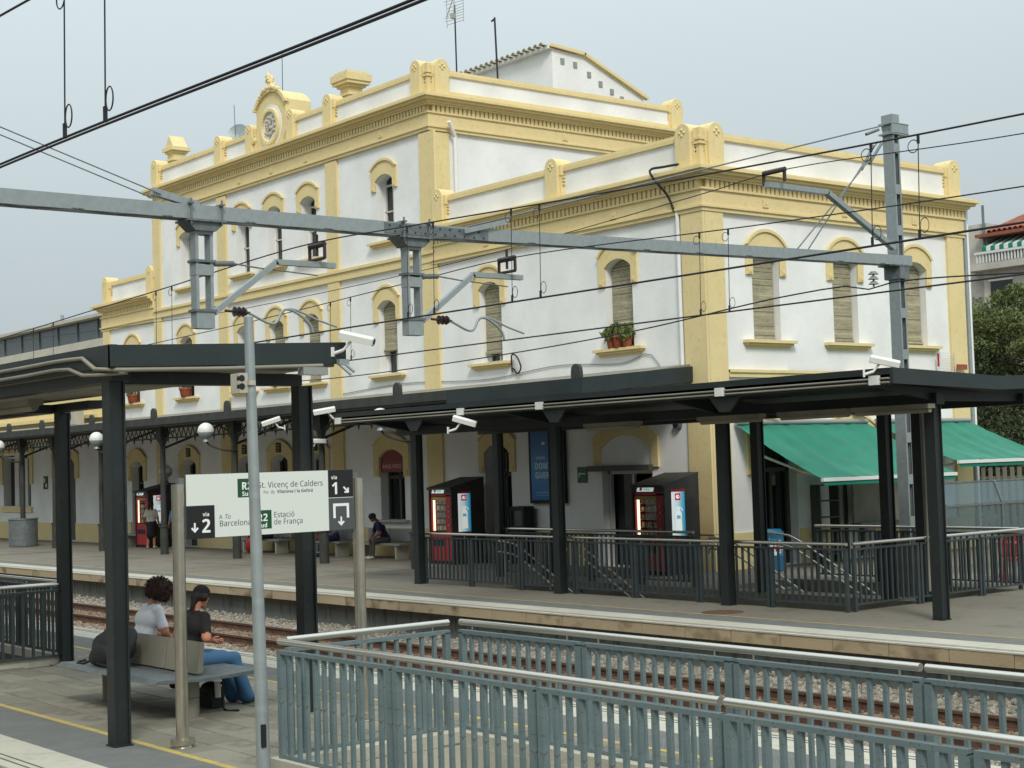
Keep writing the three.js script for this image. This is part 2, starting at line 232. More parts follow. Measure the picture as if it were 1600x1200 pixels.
const sillGeo = (w) => M(box(w, 0.07, 0.3, 0, -0.035, 0.03), box(w - 0.14, 0.06, 0.22, 0, -0.1, 0.0), box(w - 0.26, 0.05, 0.14, 0, -0.155, -0.02));
const HOOD = { mid: hoodGeo(0.71, 1.57, 2.3, 2.68, 0.48, 2.02, 2.22), top: hoodGeo(0.68, 1.55, 2.2, 2.48, 0.46, 1.84, 2.02) };
const SILL = sillGeo(1.77), SILLS = sillGeo(1.6);
function windowAt(x, y, z, turn, kind, blind, pane = true) {
  const g = sub('window', bld, [x, y, z], turn), mid = kind === 'mid', ow = mid ? 0.48 : 0.46, yo = mid ? 2.02 : 1.84, yc = mid ? 2.22 : 2.02;
  part('hood', HOOD[kind], m.yellow, g); part('sill', mid ? SILL : SILLS, m.yellow, g);
  part('pane', M(box(ow * 2 + 0.02, yc, 0.02, 0, yc / 2, -0.37)), m.glass, g);
  part('frame', M(box(0.07, yc - 0.06, 0.05, -ow + 0.035, yc / 2 - 0.04, -0.335), box(0.07, yc - 0.06, 0.05, ow - 0.035, yc / 2 - 0.04, -0.335), box(0.06, yc - 0.06, 0.05, 0, yc / 2 - 0.04, -0.33), box(ow * 2, 0.06, 0.045, 0, 0.04, -0.33), box(ow * 2, 0.05, 0.045, 0, yo - 0.1, -0.33), box(ow * 2, 0.04, 0.04, 0, 0.95, -0.33)), m.frameWhite, g);
  if (blind !== undefined) { const b0 = blind, n = 8, bz = -0.2; part('blind', M(box(ow * 2 - 0.05, yo - b0, 0.025, 0, (yo + b0) / 2, bz), rod([-ow + 0.03, b0, bz + 0.01], [ow - 0.03, b0, bz + 0.01], 0.055, 0.055, 10), ext(arc(ow - 0.03, yo, yc - 0.03), 0.02).translate(0, 0, bz - 0.01)), m.blind, g); }
  return g;
}
{
  // openings
  const first = [-28.65, -33.87, -38.88, -43.2, -45.4, -47.6, -51.87, -56.35], top = [-38.85, -43.24, -45.42, -47.6, -51.8];
  const holes = [];
  for (const x of first) holes.push(holeArch(x, 5.42, 0.48, 7.44, 7.64));
  const holesTop = top.map((x) => holeArch(x, 9.42, 0.46, 11.26, 11.44));
  const gf = [[-33.75, 0.02, 0.58, 2.95, 3.2], [-38.86, 1.09, 0.64, 2.95, 3.18], [-43.1, 0.02, 0.52, 2.95, 3.18], [-45.4, 0.02, 0.52, 2.95, 3.18], [-47.7, 0.02, 0.52, 2.95, 3.18], [-51.85, 0.02, 0.52, 2.95, 3.18], [-56.2, 0.02, 0.52, 2.95, 3.18]];
  for (const [x, y0, ow, yo, yc] of gf) holes.push(holeArch(x, y0, ow, yo, yc));
  holes.push([[-29.52, 0.02], [-27.69, 0.02], [-27.69, 2.44], [-29.52, 2.44]]);
  part('front_wall', M(ext([[-59, 0], [XE, 0], [XE, 8.55], [-59, 8.55]], 0.4, 0, holes).translate(0, 0, ZF - 0.4)), m.white, bld);
  part('upper_front_wall', M(ext([[-54.3, 8.55], [-36.5, 8.55], [-36.5, 12.45], [-54.3, 12.45]], 0.4, 0, holesTop).translate(0, 0, ZF - 0.4)), m.white, bld);
  // end wall (faces the terrace): shape coordinate s = -z
  const eh = [28.5, 31.45, 34.3].map((s) => holeArch(s, 5.42, 0.48, 7.44, 7.64));
  for (const s of [28.6, 31.4, 34.2]) eh.push(holeArch(s, 0.02, 0.75, 2.9, 3.2));
  part('end_wall', M(ext([[26.8, 0], [36.4, 0], [36.4, 8.55], [26.8, 8.55]], 0.4, 0, eh).rotateY(Math.PI / 2).translate(XE - 0.4, 0, 0)), m.white, bld);
  part('rear_wall', M(bx(-59, XE, 0, 9.3, -36.4, -36.0).translate(0, 0, -0.41), bx(-54.3, -36.5, 9.3, 13, -36.4, -36)), m.white, bld);
  part('upper_end_wall', M(bx(-36.9, -36.5, 8.55, 12.45, -36.4, -26.8)), m.white, bld);
  part('far_end_wall', M(bx(-59, -58.6, 0, 8.55, -36.4, -26.81), bx(-54.3, -53.9, 8.55, 12.45, -36.4, -26.81)), m.white, bld);
  part('flat_roof', M(bx(-36.45, -25.9, 9.0, 9.3, -36.2, -26.6), bx(-58.8, -54.4, 9, 9.3, -36.2, -26.6), bx(-54.1, -36.7, 12.9, 13.2, -36.2, -26.6)), m.ground, bld);
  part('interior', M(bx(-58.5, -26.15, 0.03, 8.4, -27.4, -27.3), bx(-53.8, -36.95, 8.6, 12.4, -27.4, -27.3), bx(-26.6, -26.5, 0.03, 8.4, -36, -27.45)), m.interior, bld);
  // upper windows with straw blinds
  const bl = [0.62, 0.3, 0.75, 0.1, 0.2, undefined, 0.6, 0.9]; first.forEach((x, i) => windowAt(x, 5.42, ZF, 0, 'mid', bl[i]));
  top.forEach((x, i) => windowAt(x, 9.42, ZF, 0, 'top'));
  [28.5, 31.45, 34.3].forEach((s, i) => windowAt(XE, 5.42, -s, Math.PI / 2, 'mid', 0.02 + 0.03 * i));
  // ground floor openings
  const gh = hoodGeo(0.8, 2.42, 3.3, 3.64, 0.55, 2.95, 3.18), ghw = hoodGeo(0.93, 2.37, 3.3, 3.64, 0.64, 2.95, 3.18);
  for (const [x, y0, ow, yo, yc] of gf) {
    const g = sub(y0 > 1 ? 'window' : 'door', bld, [x, 0, ZF]); part('hood', ow > 0.6 ? ghw : gh, m.yellow, g);
    part('pane', M(box(ow * 2 + 0.02, yc - y0, 0.03, 0, (yc + y0) / 2, -0.36)), m.glass, g);
    const f = [box(0.09, yo - y0, 0.06, -ow + 0.045, (yo + y0) / 2, -0.31), box(0.09, yo - y0, 0.06, ow - 0.045, (yo + y0) / 2, -0.31), box(0.08, yo - y0, 0.05, 0, (yo + y0) / 2, -0.31), box(ow * 2, 0.1, 0.05, 0, 2.35, -0.31)];
    if (y0 < 1) f.push(box(ow * 2, 0.55, 0.045, 0, 0.3, -0.315)); part('frame', M(f), m.frameDark, g);
    if (y0 > 1) part('sill', M(box(1.7, 0.06, 0.2, 0, y0 - 0.03, 0.06)), m.edge, g);
  }
  { // wide arched doorway under the canopy
    const g = sub('entrance', bld, [-28.6, 0, ZF]), o = arc(1.18, 3.22, 3.66), i = arc(0.92, 2.92, 3.27).reverse();
    part('hood', M(ext([[-1.18, 2.46], [-0.92, 2.46], ...i, [0.92, 2.46], [1.18, 2.46], ...o], 0.05, 0.006)), m.yellow, g);
    part('door_frame', M(bx(-0.92, -0.82, 0.02, 2.44, -0.3, -0.2), bx(0.82, 0.92, 0.02, 2.44, -0.3, -0.2), bx(-0.92, 0.92, 2.3, 2.44, -0.3, -0.2), bx(-0.05, 0.03, 0.02, 2.3, -0.3, -0.22), bx(0.03, 0.82, 0.02, 0.25, -0.29, -0.24), bx(0.03, 0.82, 1.9, 2, -0.29, -0.24)), m.frameWhite, g);
    part('door_leaf', M(bx(0.03, 0.82, 0.25, 1.9, -0.275, -0.255), bx(-0.82, -0.05, 0.02, 2.3, -0.385, -0.37)), m.glass, g);
    part('roller_box', M(bx(-1.25, 1.0, 2.38, 2.52, 0.055, 0.2)), m.frameDark, g);
  }
  for (const s of [28.6, 31.4, 34.2]) { // openings of the bar below the awnings
    const g = sub('door', bld, [XE, 0, -s], Math.PI / 2); part('hood', M(hoodGeo(1.02, 2.2, 3.32, 3.68, 0.76, 2.9, 3.2)), m.yellow, g);
    part('pane', M(box(1.52, 3.2, 0.03, 0, 1.6, -0.37)), s === 31.4 ? m.whitePlastic : m.glass, g); part('frame', M(box(0.1, 2.9, 0.08, -0.7, 1.47, -0.3), box(0.1, 2.9, 0.08, 0.7, 1.47, -0.3), box(1.5, 0.1, 0.08, 0, 2.3, -0.3), box(0.08, 2.3, 0.06, 0.1, 1.17, -0.3)), m.frameDark, g);
  }
  // plinth
  for (const q of [...[[-58.9, -56.75], [-55.65, -52.4], [-51.3, -48.25], [-47.15, -45.95], [-44.85, -43.65], [-42.55, -34.35], [-33.15, -29.85], [-27.4, -25.62]].map(([a, b]) => bx(a, b, 0, 0.85, ZF, ZF + 0.055)), bx(XE, XE + 0.055, 0, 0.85, -27.83, -26.4), bx(XE, XE + 0.055, 0, 0.85, -30.62, -29.38), bx(XE, XE + 0.055, 0, 0.85, -33.42, -32.18), bx(XE, XE + 0.055, 0, 0.85, -36.4, -34.98)]) part('plinth', M(q), m.yellow, bld);
  // pilasters
  const pil = (x0, x1, y0, y1) => part('pilaster', M(bx(x0, x1, y0, y1, ZF, ZF + 0.075)), m.yellow, bld);
  pil(-26.35, XE + 0.075, 0.86, 8.42); part('pilaster', M(bx(XE, XE + 0.075, 0.86, 8.42, -27.02, -26.41)), m.yellow, bld); part('pilaster', M(bx(XE, XE + 0.075, 0.86, 8.42, -36.42, -35.72)), m.yellow, bld);
  for (const [a, b] of [[-36.95, -36.2], [-42.08, -41.42], [-49.32, -48.66], [-54.4, -53.8]]) { pil(a, b, 0.86, 8.5); pil(a, b, 8.83, 12.3); }
  part('pilaster', M(bx(-36.5, -36.425, 9.3, 12.3, -27.05, -26.405)), m.yellow, bld); pil(-58.98, -58.4, 0.86, 8.42);
  // string courses
  part('string_course', M(bx(-54.35, -36.3, 8.5, 8.82, ZF, ZF + 0.1), bx(-54.35, -36.3, 8.74, 8.83, ZF, ZF + 0.15)), m.yellow, bld);
  part('string_course', M(bx(XE, XE + 0.1, 4.52, 4.7, -35.7, -27.03), bx(XE, XE + 0.14, 4.63, 4.7, -35.7, -27.03)), m.yellow, bld);
  // cornices: horizontal profiles run round each block
  const lay = [[0.0, 0.09, 0.1], [0.09, 0.14, 0.14], [0.14, 0.5, 0.085], [0.5, 0.55, 0.13], [0.74, 0.79, 0.17], [0.79, 0.86, 0.22], [0.86, 0.93, 0.33], [0.93, 1.0, 0.41], [1.0, 1.04, 0.37]];
  function cornice(y, x0, x1, ends, zEnd) {
    const g = []; for (const [a, b, p] of lay) { g.push(bx(x0 - (ends[0] ? p : 0), x1 + (ends[1] ? p : 0), y + a, y + b, ZF - 0.3, ZF + p)); if (ends[1]) g.push(bx(x1 - 0.3, x1 + p, y + a, y + b, zEnd - p, ZF - 0.3)); if (ends[0]) g.push(bx(x0 - p, x0 + 0.3, y + a, y + b, zEnd, ZF - 0.3)); }
    g.push(bx(x0, x1, y + 0.5, y + 0.8, ZF - 0.3, ZF + 0.06)); if (ends[1]) g.push(bx(x1 - 0.3, x1 + 0.06, y + 0.5, y + 0.8, zEnd, ZF - 0.3));
    part('cornice', M(g), m.yellow, bld);
    const d = []; for (let x = x0 + 0.06; x < x1; x += 0.16) d.push(bx(x, x + 0.1, y + 0.55, y + 0.74, ZF + 0.06, ZF + 0.12)); if (ends[1]) for (let z = ZF - 0.06; z > zEnd; z -= 0.16) d.push(bx(x1 + 0.06, x1 + 0.12, y + 0.55, y + 0.74, z - 0.1, z));
    part('dentil_course', M(d), m.yellow, bld).userData.kind = 'stuff';
  }
  cornice(8.42, -36.42, XE, [0, 1], -36.4); cornice(8.42, -59, -54.36, [1, 0], -36.4); cornice(12.34, -54.3, -36.5, [1, 1], -36.6);
  const orn = M(box(0.2, 0.2, 0.03), box(0.07, 0.07, 0.05)), ornE = M(box(0.03, 0.2, 0.2), box(0.05, 0.07, 0.07));
  for (const x of [-28.65, -33.87]) part('frieze_ornament', orn, m.yellow, bld).position.set(x, 8.74, ZF + 0.1);
  for (const x of [-38.88, -43.2, -45.4, -47.6, -51.87]) part('frieze_ornament', orn, m.yellow, bld).position.set(x, 12.66, ZF + 0.1);
  for (const z of [-28.5, -31.45, -34.3]) part('frieze_ornament', ornE, m.yellow, bld).position.set(XE + 0.1, 8.74, z);
  for (const z of [-31.5]) part('frieze_ornament', ornE, m.yellow, bld).position.set(-36.4, 12.66, z);
  // parapets: white panels with yellow coping, round-topped piers
  function parapet(y, h, x0, x1, z0, z1) { const al = Math.abs(x1 - x0) > Math.abs(z1 - z0), e = 0.1; 
    part('parapet_panel', M(bx(x0, x1, y, y + h, z0, z1)), m.white, bld);
    part('parapet_coping', M(al ? [bx(x0, x1, y + h, y + h + 0.1, z0 - 0.06, z1 + 0.06), bx(x0, x1, y + h + 0.1, y + h + 0.17, z0 - 0.02, z1 + 0.02), bx(x0, x1, y, y + 0.1, z1, z1 + 0.03)] : [bx(x0 - 0.06, x1 + 0.06, y + h, y + h + 0.1, z0, z1), bx(x0 - 0.02, x1 + 0.02, y + h + 0.1, y + h + 0.17, z0, z1), bx(x1, x1 + 0.03, y, y + 0.1, z0, z1)]), m.yellow, bld); }
  const pierShape = (w, h) => [[-w / 2, 0], [w / 2, 0], [w / 2, h - w / 2], ...arc(w / 2, h - w / 2, h - 0.02, 10).slice(1, -1), [-w / 2, h - w / 2]];
  const pierG = (w, h) => { const g = [ext(pierShape(w, h), 0.5, 0.012), box(w + 0.16, 0.26, 0.4, 0, h - w / 2 - 0.12, 0.25), box(w + 0.1, h - w / 2 - 0.15, 0.36, 0, (h - w / 2 - 0.15) / 2, 0.25)]; for (const [dx, dy] of [[0, 0.07], [0, -0.07], [0.07, 0], [-0.07, 0]]) g.push(sph(0.04, dx, h - w / 2 + dy, 0.51, 8)); for (let k = 0; k < 3; k++) g.push(box(w + 0.2, 0.035, 0.3, 0, h - w / 2 - 0.3 - k * 0.09, 0.25)); return M(g); };
  const pg = pierG(0.5, 1.12), pgL = pierG(0.46, 1.12);
  const pier = (x, y, z, turn = 0) => { const p = part('parapet_pier', pg, m.yellow, bld); p.position.set(x, y, z); p.rotation.y = turn; };
  const cornerPier = (x, y, z) => { pier(x - 0.52, y, z - 0.46); pier(x - 0.46, y, z - 0.52, Math.PI / 2); part('corner_shaft', M(bx(x - 0.3, x - 0.06, y, y + 0.95, z - 0.3, z - 0.06), bx(x - 0.32, x - 0.02, y + 0.66, y + 0.72, z - 0.32, z - 0.02), bx(x - 0.32, x - 0.02, y + 0.56, y + 0.62, z - 0.32, z - 0.02), bx(x - 0.9, x - 0.3, y + 0.7, y + 0.92, z - 0.9, z - 0.3)), m.yellow, bld); };
  const PL = 9.44, PT = 13.36;
  cornerPier(XE + 0.12, PL, ZF + 0.12); pier(-30.93, PL, ZF - 0.34); pier(-36.0, PL, ZF - 0.34); pier(XE - 0.38, PL, -36.1, Math.PI / 2);
  parapet(PL, 0.72, -35.7, -31.22, ZF - 0.22, ZF - 0.02); parapet(PL, 0.72, -30.65, -26.2, ZF - 0.22, ZF - 0.02); parapet(PL, 0.72, XE - 0.22, XE - 0.02, -35.8, -26.95); parapet(PL, 0.72, -36.2, -25.9, -36.3, -36.1);
  cornerPier(-36.5 + 0.12, PT, ZF + 0.12); for (const x of [-41.75, -48.98, -53.98]) pier(x, PT, ZF - 0.34); pier(-36.9, PT, -36.4, Math.PI / 2);
  parapet(PT, 0.66, -41.45, -37.05, ZF - 0.22, ZF - 0.02); parapet(PT, 0.66, -43.85, -42.05, ZF - 0.22, ZF - 0.02); parapet(PT, 0.66, -48.7, -47.1, ZF - 0.22, ZF - 0.02); parapet(PT, 0.66, -53.7, -49.28, ZF - 0.22, ZF - 0.02); parapet(PT, 0.66, -36.74, -36.52, -36.1, -26.95);
  part('parapet_base', M(bx(-36.74, -36.45, PT, PT + 0.2, -36.1, -26.95)), m.yellow, bld);
  pier(-58.55, PL, ZF - 0.34); pier(-54.6, PL, ZF - 0.34); parapet(PL, 0.72, -58.25, -54.9, ZF - 0.22, ZF - 0.02);
  { // crest with medallion
    const g = sub('clock_crest', bld, [-45.5, PT, ZF - 0.02]);
    const o = arc(0.98, 1.55, 2.02, 16);
    part('crest_body', M(ext([[-0.98, 0], [0.98, 0], [0.98, 1.55], ...o.slice(1, -1), [-0.98, 1.55]], 0.95, 0.015).translate(0, 0, -0.95)), m.yellow, g);
    const o2 = arc(1.06, 1.52, 2.1, 16), i2 = arc(0.92, 1.5, 1.95, 16).reverse(); part('arch_moulding', M(ext([...o2, ...i2], 0.09, 0.01), box(0.14, 0.1, 0.16, -1.0, 1.5, 0.03), box(0.14, 0.1, 0.16, 1.0, 1.5, 0.03)), m.yellow, g);
    const ell = (a, b, n = 30) => Array.from({ length: n }, (_, k) => [a * Math.cos(k / n * 6.2832), 0.78 + b * Math.sin(k / n * 6.2832)]);
    part('medallion_ground', M(ext(ell(0.72, 0.74), 0.03)), m.white, g); part('medallion_ring', M(ext(ell(0.6, 0.62), 0.1, 0.02, [ell(0.47, 0.49)])), m.yellow, g);
    const orn = []; for (let k = 0; k < 34; k++) { const a = rnd() * 6.28, q = Math.sqrt(rnd()) * 0.36; orn.push(sph(rr(0.035, 0.075), q * Math.cos(a), 0.78 + q * Math.sin(a), 0.05, 7)); } for (let k = 0; k < 5; k++) orn.push(rod([rr(-0.3, 0.3), 0.5 + rnd() * 0.2, 0.06], [rr(-0.3, 0.3), 0.9 + rnd() * 0.2, 0.06], 0.03)); part('medallion_relief', M(orn), m.edge, g);
    const fin = []; for (let k = 0; k < 26; k++) { const t = k / 25, a = -0.75 + 1.35 * t; fin.push(sph(rr(0.06, 0.11), Math.sin(a) * 1.0, 1.08 + Math.cos(a) * 0.98 + rr(0, 0.06), 0.06, 7)); } for (let k = 0; k < 40; k++) { const v = Math.pow(rnd(), 0.8); fin.push(sph(rr(0.045, 0.09), rr(-1, 1) * 0.3 * (1 - v) - 0.1 * v, 2.05 + v * 0.5, rr(-0.1, 0.08), 7)); } fin.push(new THREE.ConeGeometry(0.1, 0.34, 7).rotateZ(0.25).translate(-0.14, 2.56, 0)); part('finial', M(fin), m.yellow, g);
    for (const s of [-1, 1]) { const p = part('side_pier', pgL, m.yellow, g); p.position.set(s * 1.36, 0, -0.38); part('volute', M(rod([s * 1.08, 0.5, 0.02], [s * 1.08, 0.5, 0.14], 0.11, 0.11, 14), ext([[0, 0], [0.2, 0], [0.18, 0.35], [0, 0.7]].map(([x, y]) => [s * (1.0 + x), y]).sort(() => 0), 0.4).translate(0, 0, -0.35)), m.yellow, g); }
    part('lightning_rod', M(rod([0.1, 2.0, -0.4], [0.12, 3.3, -0.4], 0.012)), m.wire, g);
  }
  // attic house on the roof with barrel tiles on its eave
  { const g = sub('attic', bld), X = -38.5, Y0 = 13.2;
    part('attic_wall', M(ext([[32.87, Y0], [36.9, Y0], [36.9, 15.0], [34.2, 16.05], [32.87, 16.15]], 6.5).rotateY(Math.PI / 2).translate(X - 6.5, 0, 0)), m.white, g);
    part('attic_roof_edge', M(bar([X + 0.05, 16.2, -32.8], [X + 0.05, 16.1, -34.25], 0.16, 0.1), bar([X + 0.05, 16.1, -34.2], [X + 0.05, 14.95, -37.05], 0.16, 0.1)), m.yellow, g);
    part('eave', M(bx(X - 6.5, X + 0.02, 16.1, 16.2, -32.95, -32.7)), m.white, g);
    const tg = M(ext([...arc(0.11, 0, 0.1, 8), ...arc(0.085, 0, 0.075, 8).reverse()], 1.4).translate(0, 0, -1.2)); for (let k = 0; k < 22; k++) { const t = part('roof_tile', tg, m.edge, g); t.position.set(X - 0.15 - k * 0.29, 16.2, -32.72); }
    const vt = M(box(0.03, 0.2, 0.16)); for (const [z, y] of [[-33.3, 15.75], [-33.85, 15.7], [-34.45, 15.45], [-34.95, 15.2], [-35.45, 15.0], [-35.9, 14.8]]) part('vent', vt, m.greyPlastic, g).position.set(X + 0.01, y, z);
    part('attic_roof', M(bar([X - 3.2, 16.16, -32.75], [X - 3.2, 16.08, -34.25], 6.5, 0.05), bar([X - 3.2, 16.08, -34.2], [X - 3.2, 14.98, -37], 6.5, 0.05)), m.terracotta, g); }
  // downpipes
  part('downpipe', M(rod([-36.33, 9.5, -27.2], [-36.33, 12.2, -27.2], 0.06), rod([-36.33, 12.2, -27.2], [-36.2, 12.6, -26.9], 0.06)), m.white, bld);
  part('downpipe', M(rod([-26.45, 4.8, ZF + 0.07], [-26.45, 8.5, ZF + 0.07], 0.05)), m.white, bld);
  part('downpipe', M(rod([XE + 0.05, 0.2, -36.55], [XE + 0.05, 9.3, -36.55], 0.06)), m.galv, bld);
  part('black_cable', M(tube([[-26.5, 8.5, ZF + 0.12], [-26.62, 8.9, ZF + 0.2], [-26.75, 9.3, ZF + 0.52], [-26.85, 9.52, ZF + 0.53], [-26.6, 9.58, ZF + 0.3], [-26.1, 9.6, ZF + 0.1]], 0.03, 30)), m.black, bld);
  // single-storey wing at the far left
  part('wing_wall', M(ext([[-80, 0], [-59.01, 0], [-59.01, 4.3], [-80, 4.3]], 0.4, 0, [holeArch(-63.1, 0.02, 1.0, 3.2, 3.6), [[-70.1, 1.44], [-66.9, 1.44], [-66.9, 3.7], [-70.1, 3.7]]]).translate(0, 0, ZF - 0.4)), m.white, bld);
  part('wing_cornice', M(bx(-80, -59.02, 4.3, 5.0, ZF - 0.4, ZF + 0.05), bx(-80, -59.02, 5.0, 5.15, ZF - 0.4, ZF + 0.35), bx(-80, -59.02, 5.15, 5.7, ZF - 0.3, ZF + 0.02), bx(-80, -59.02, 5.7, 5.85, ZF - 0.35, ZF + 0.12)), m.yellow, bld);
  part('wing_plinth', M(bx(-80, -64.15, 0, 0.75, ZF, ZF + 0.055), bx(-62.05, -59.02, 0, 0.75, ZF, ZF + 0.055), bx(-70.3, -66.7, 1.18, 1.42, ZF, ZF + 0.1)), m.yellow, bld);
  { const d = sub('door', bld, [-63.1, 0, ZF]); part('hood', M(hoodGeo(1.4, 2.6, 3.6, 3.95, 1.02, 3.2, 3.6)), m.yellow, d); part('door_leaf', M(box(2, 3.6, 0.05, 0, 1.8, -0.35)), m.frameDark, d);
    const w = sub('window', bld, [-68.5, 0, ZF]); part('pane', M(box(3.2, 2.3, 0.03, 0, 2.57, -0.36)), m.glass, w); part('frame', M(box(0.5, 2.26, 0.12, -0.5, 2.57, -0.25), box(0.3, 2.26, 0.1, 0.6, 2.57, -0.25), box(3.2, 0.1, 0.1, 0, 3.6, -0.25)), m.frameWhite, w); part('hood', M(box(0.3, 1.4, 0.06, -1.75, 3.1, 0.03), box(0.3, 1.4, 0.06, 1.75, 3.1, 0.03), box(3.8, 0.3, 0.06, 0, 3.95, 0.03)), m.yellow, w); }
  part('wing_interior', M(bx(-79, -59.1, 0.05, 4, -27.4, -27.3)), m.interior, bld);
  // loose cables sagging over the wall above the canopy
  part('cable_loop', M(tube([[-32.95, 5.1, ZF + 0.04], [-32.9, 5.55, ZF + 0.08], [-32.6, 5.5, ZF + 0.16], [-32.45, 5.2, ZF + 0.14], [-32.7, 5.05, ZF + 0.06], [-32.9, 5.2, ZF + 0.04]], 0.022, 30)), m.black, bld);
  part('wall_cable', M(tube([[-42, 4.95, ZF + 0.03], [-38, 5.1, ZF + 0.03], [-34, 4.98, ZF + 0.03], [-31, 5.15, ZF + 0.03], [-28.5, 5.05, ZF + 0.03], [-27.6, 5.2, ZF + 0.03], [-27.2, 4.8, ZF + 0.03]], 0.012, 60, 5)), m.greyPlastic, bld);
}
// roof furniture
for (const [x, lab] of [[-41.7, 'yellow capped chimney on the main roof beside the corner pier'], [-53.9, 'yellow chimney with pitched cap at the left end of the main roof']]) {
  const t = thing('chimney', lab, 'chimney', [x, 13.75, -27.15], 0, 'roof chimneys'); t.scale.setScalar(0.84);
  part('shaft', M(box(0.6, 1.2, 0.6, 0, 0.6, 0), box(0.7, 0.08, 0.7, 0, 0.9, 0)), m.yellow, t);
  if (x > -50) part('cap', M(box(0.8, 0.1, 0.8, 0, 1.22, 0), box(1.05, 0.12, 1.05, 0, 1.33, 0), box(1.15, 0.26, 1.15, 0, 1.52, 0), box(0.95, 0.1, 0.95, 0, 1.7, 0)), m.yellow, t);
  else part('cap', M(box(0.75, 0.1, 0.75, 0, 1.25, 0), box(0.95, 0.16, 0.95, 0, 1.38, 0), ext([[-0.42, 0], [0.42, 0], [0, 0.55]], 0.7, 0.01).translate(0, 1.46, -0.35)), m.yellow, t);
}
{ const t = thing('satellite_dish', 'grey satellite dish behind the parapet left of the crest', 'dish', [-50.6, 13.2, -28]);
  part('dish', M(lathe([[0, 0], [0.15, 0.012], [0.3, 0.05], [0.42, 0.11], [0.42, 0.12], [0.28, 0.065], [0, 0.015]], 28).rotateX(1.25).rotateY(0.6).translate(0, 1.75, 0)), m.galv, t); part('mast', M(rod([0, 0, -0.1], [0, 1.7, -0.1], 0.025), rod([-0.05, 1.4, 0.1], [-0.12, 2.9, 0.1], 0.014)), m.galvDark, t);
  const a = thing('television_antenna', 'tall television antenna with grid reflector on the main roof', 'antenna', [-39.2, 13.2, -29.5]);
  part('mast', M(rod([0, 0, 0], [-0.02, 4.0, 0], 0.025)), m.wire, a); const r = []; for (let k = 0; k < 9; k++) r.push(rod([-0.45, 3.45 + k * 0.09, 0.1 * Math.sin(k)], [0.45, 3.4 + k * 0.09, 0], 0.008, 0.008, 4)); for (const s of [-1, 1]) r.push(rod([s * 0.44, 3.35, 0], [s * 0.44, 4.25, 0], 0.01, 0.01, 4)); part('reflector', M(r), m.galv, a); part('dipole', M(rod([-0.2, 3.6, 0.2], [0.25, 4.1, 0.25], 0.015), rod([0.2, 3.6, 0.2], [0.3, 4.15, 0.25], 0.015), box(0.12, 0.16, 0.1, 0, 3.62, 0.1), sph(0.06, -0.35, 4.3, 0, 8)), m.edge, a);
  const b = thing('roof_pole', 'bare black pole standing on the roof beside the attic', 'pole', [-37.1, 13.2, -29.5]); part('pole', M(rod([0, 0, 0], [-0.1, 3.1, 0], 0.03), rod([-0.25, 3.02, 0], [-0.1, 3.05, 0], 0.03)), m.wire, b); }
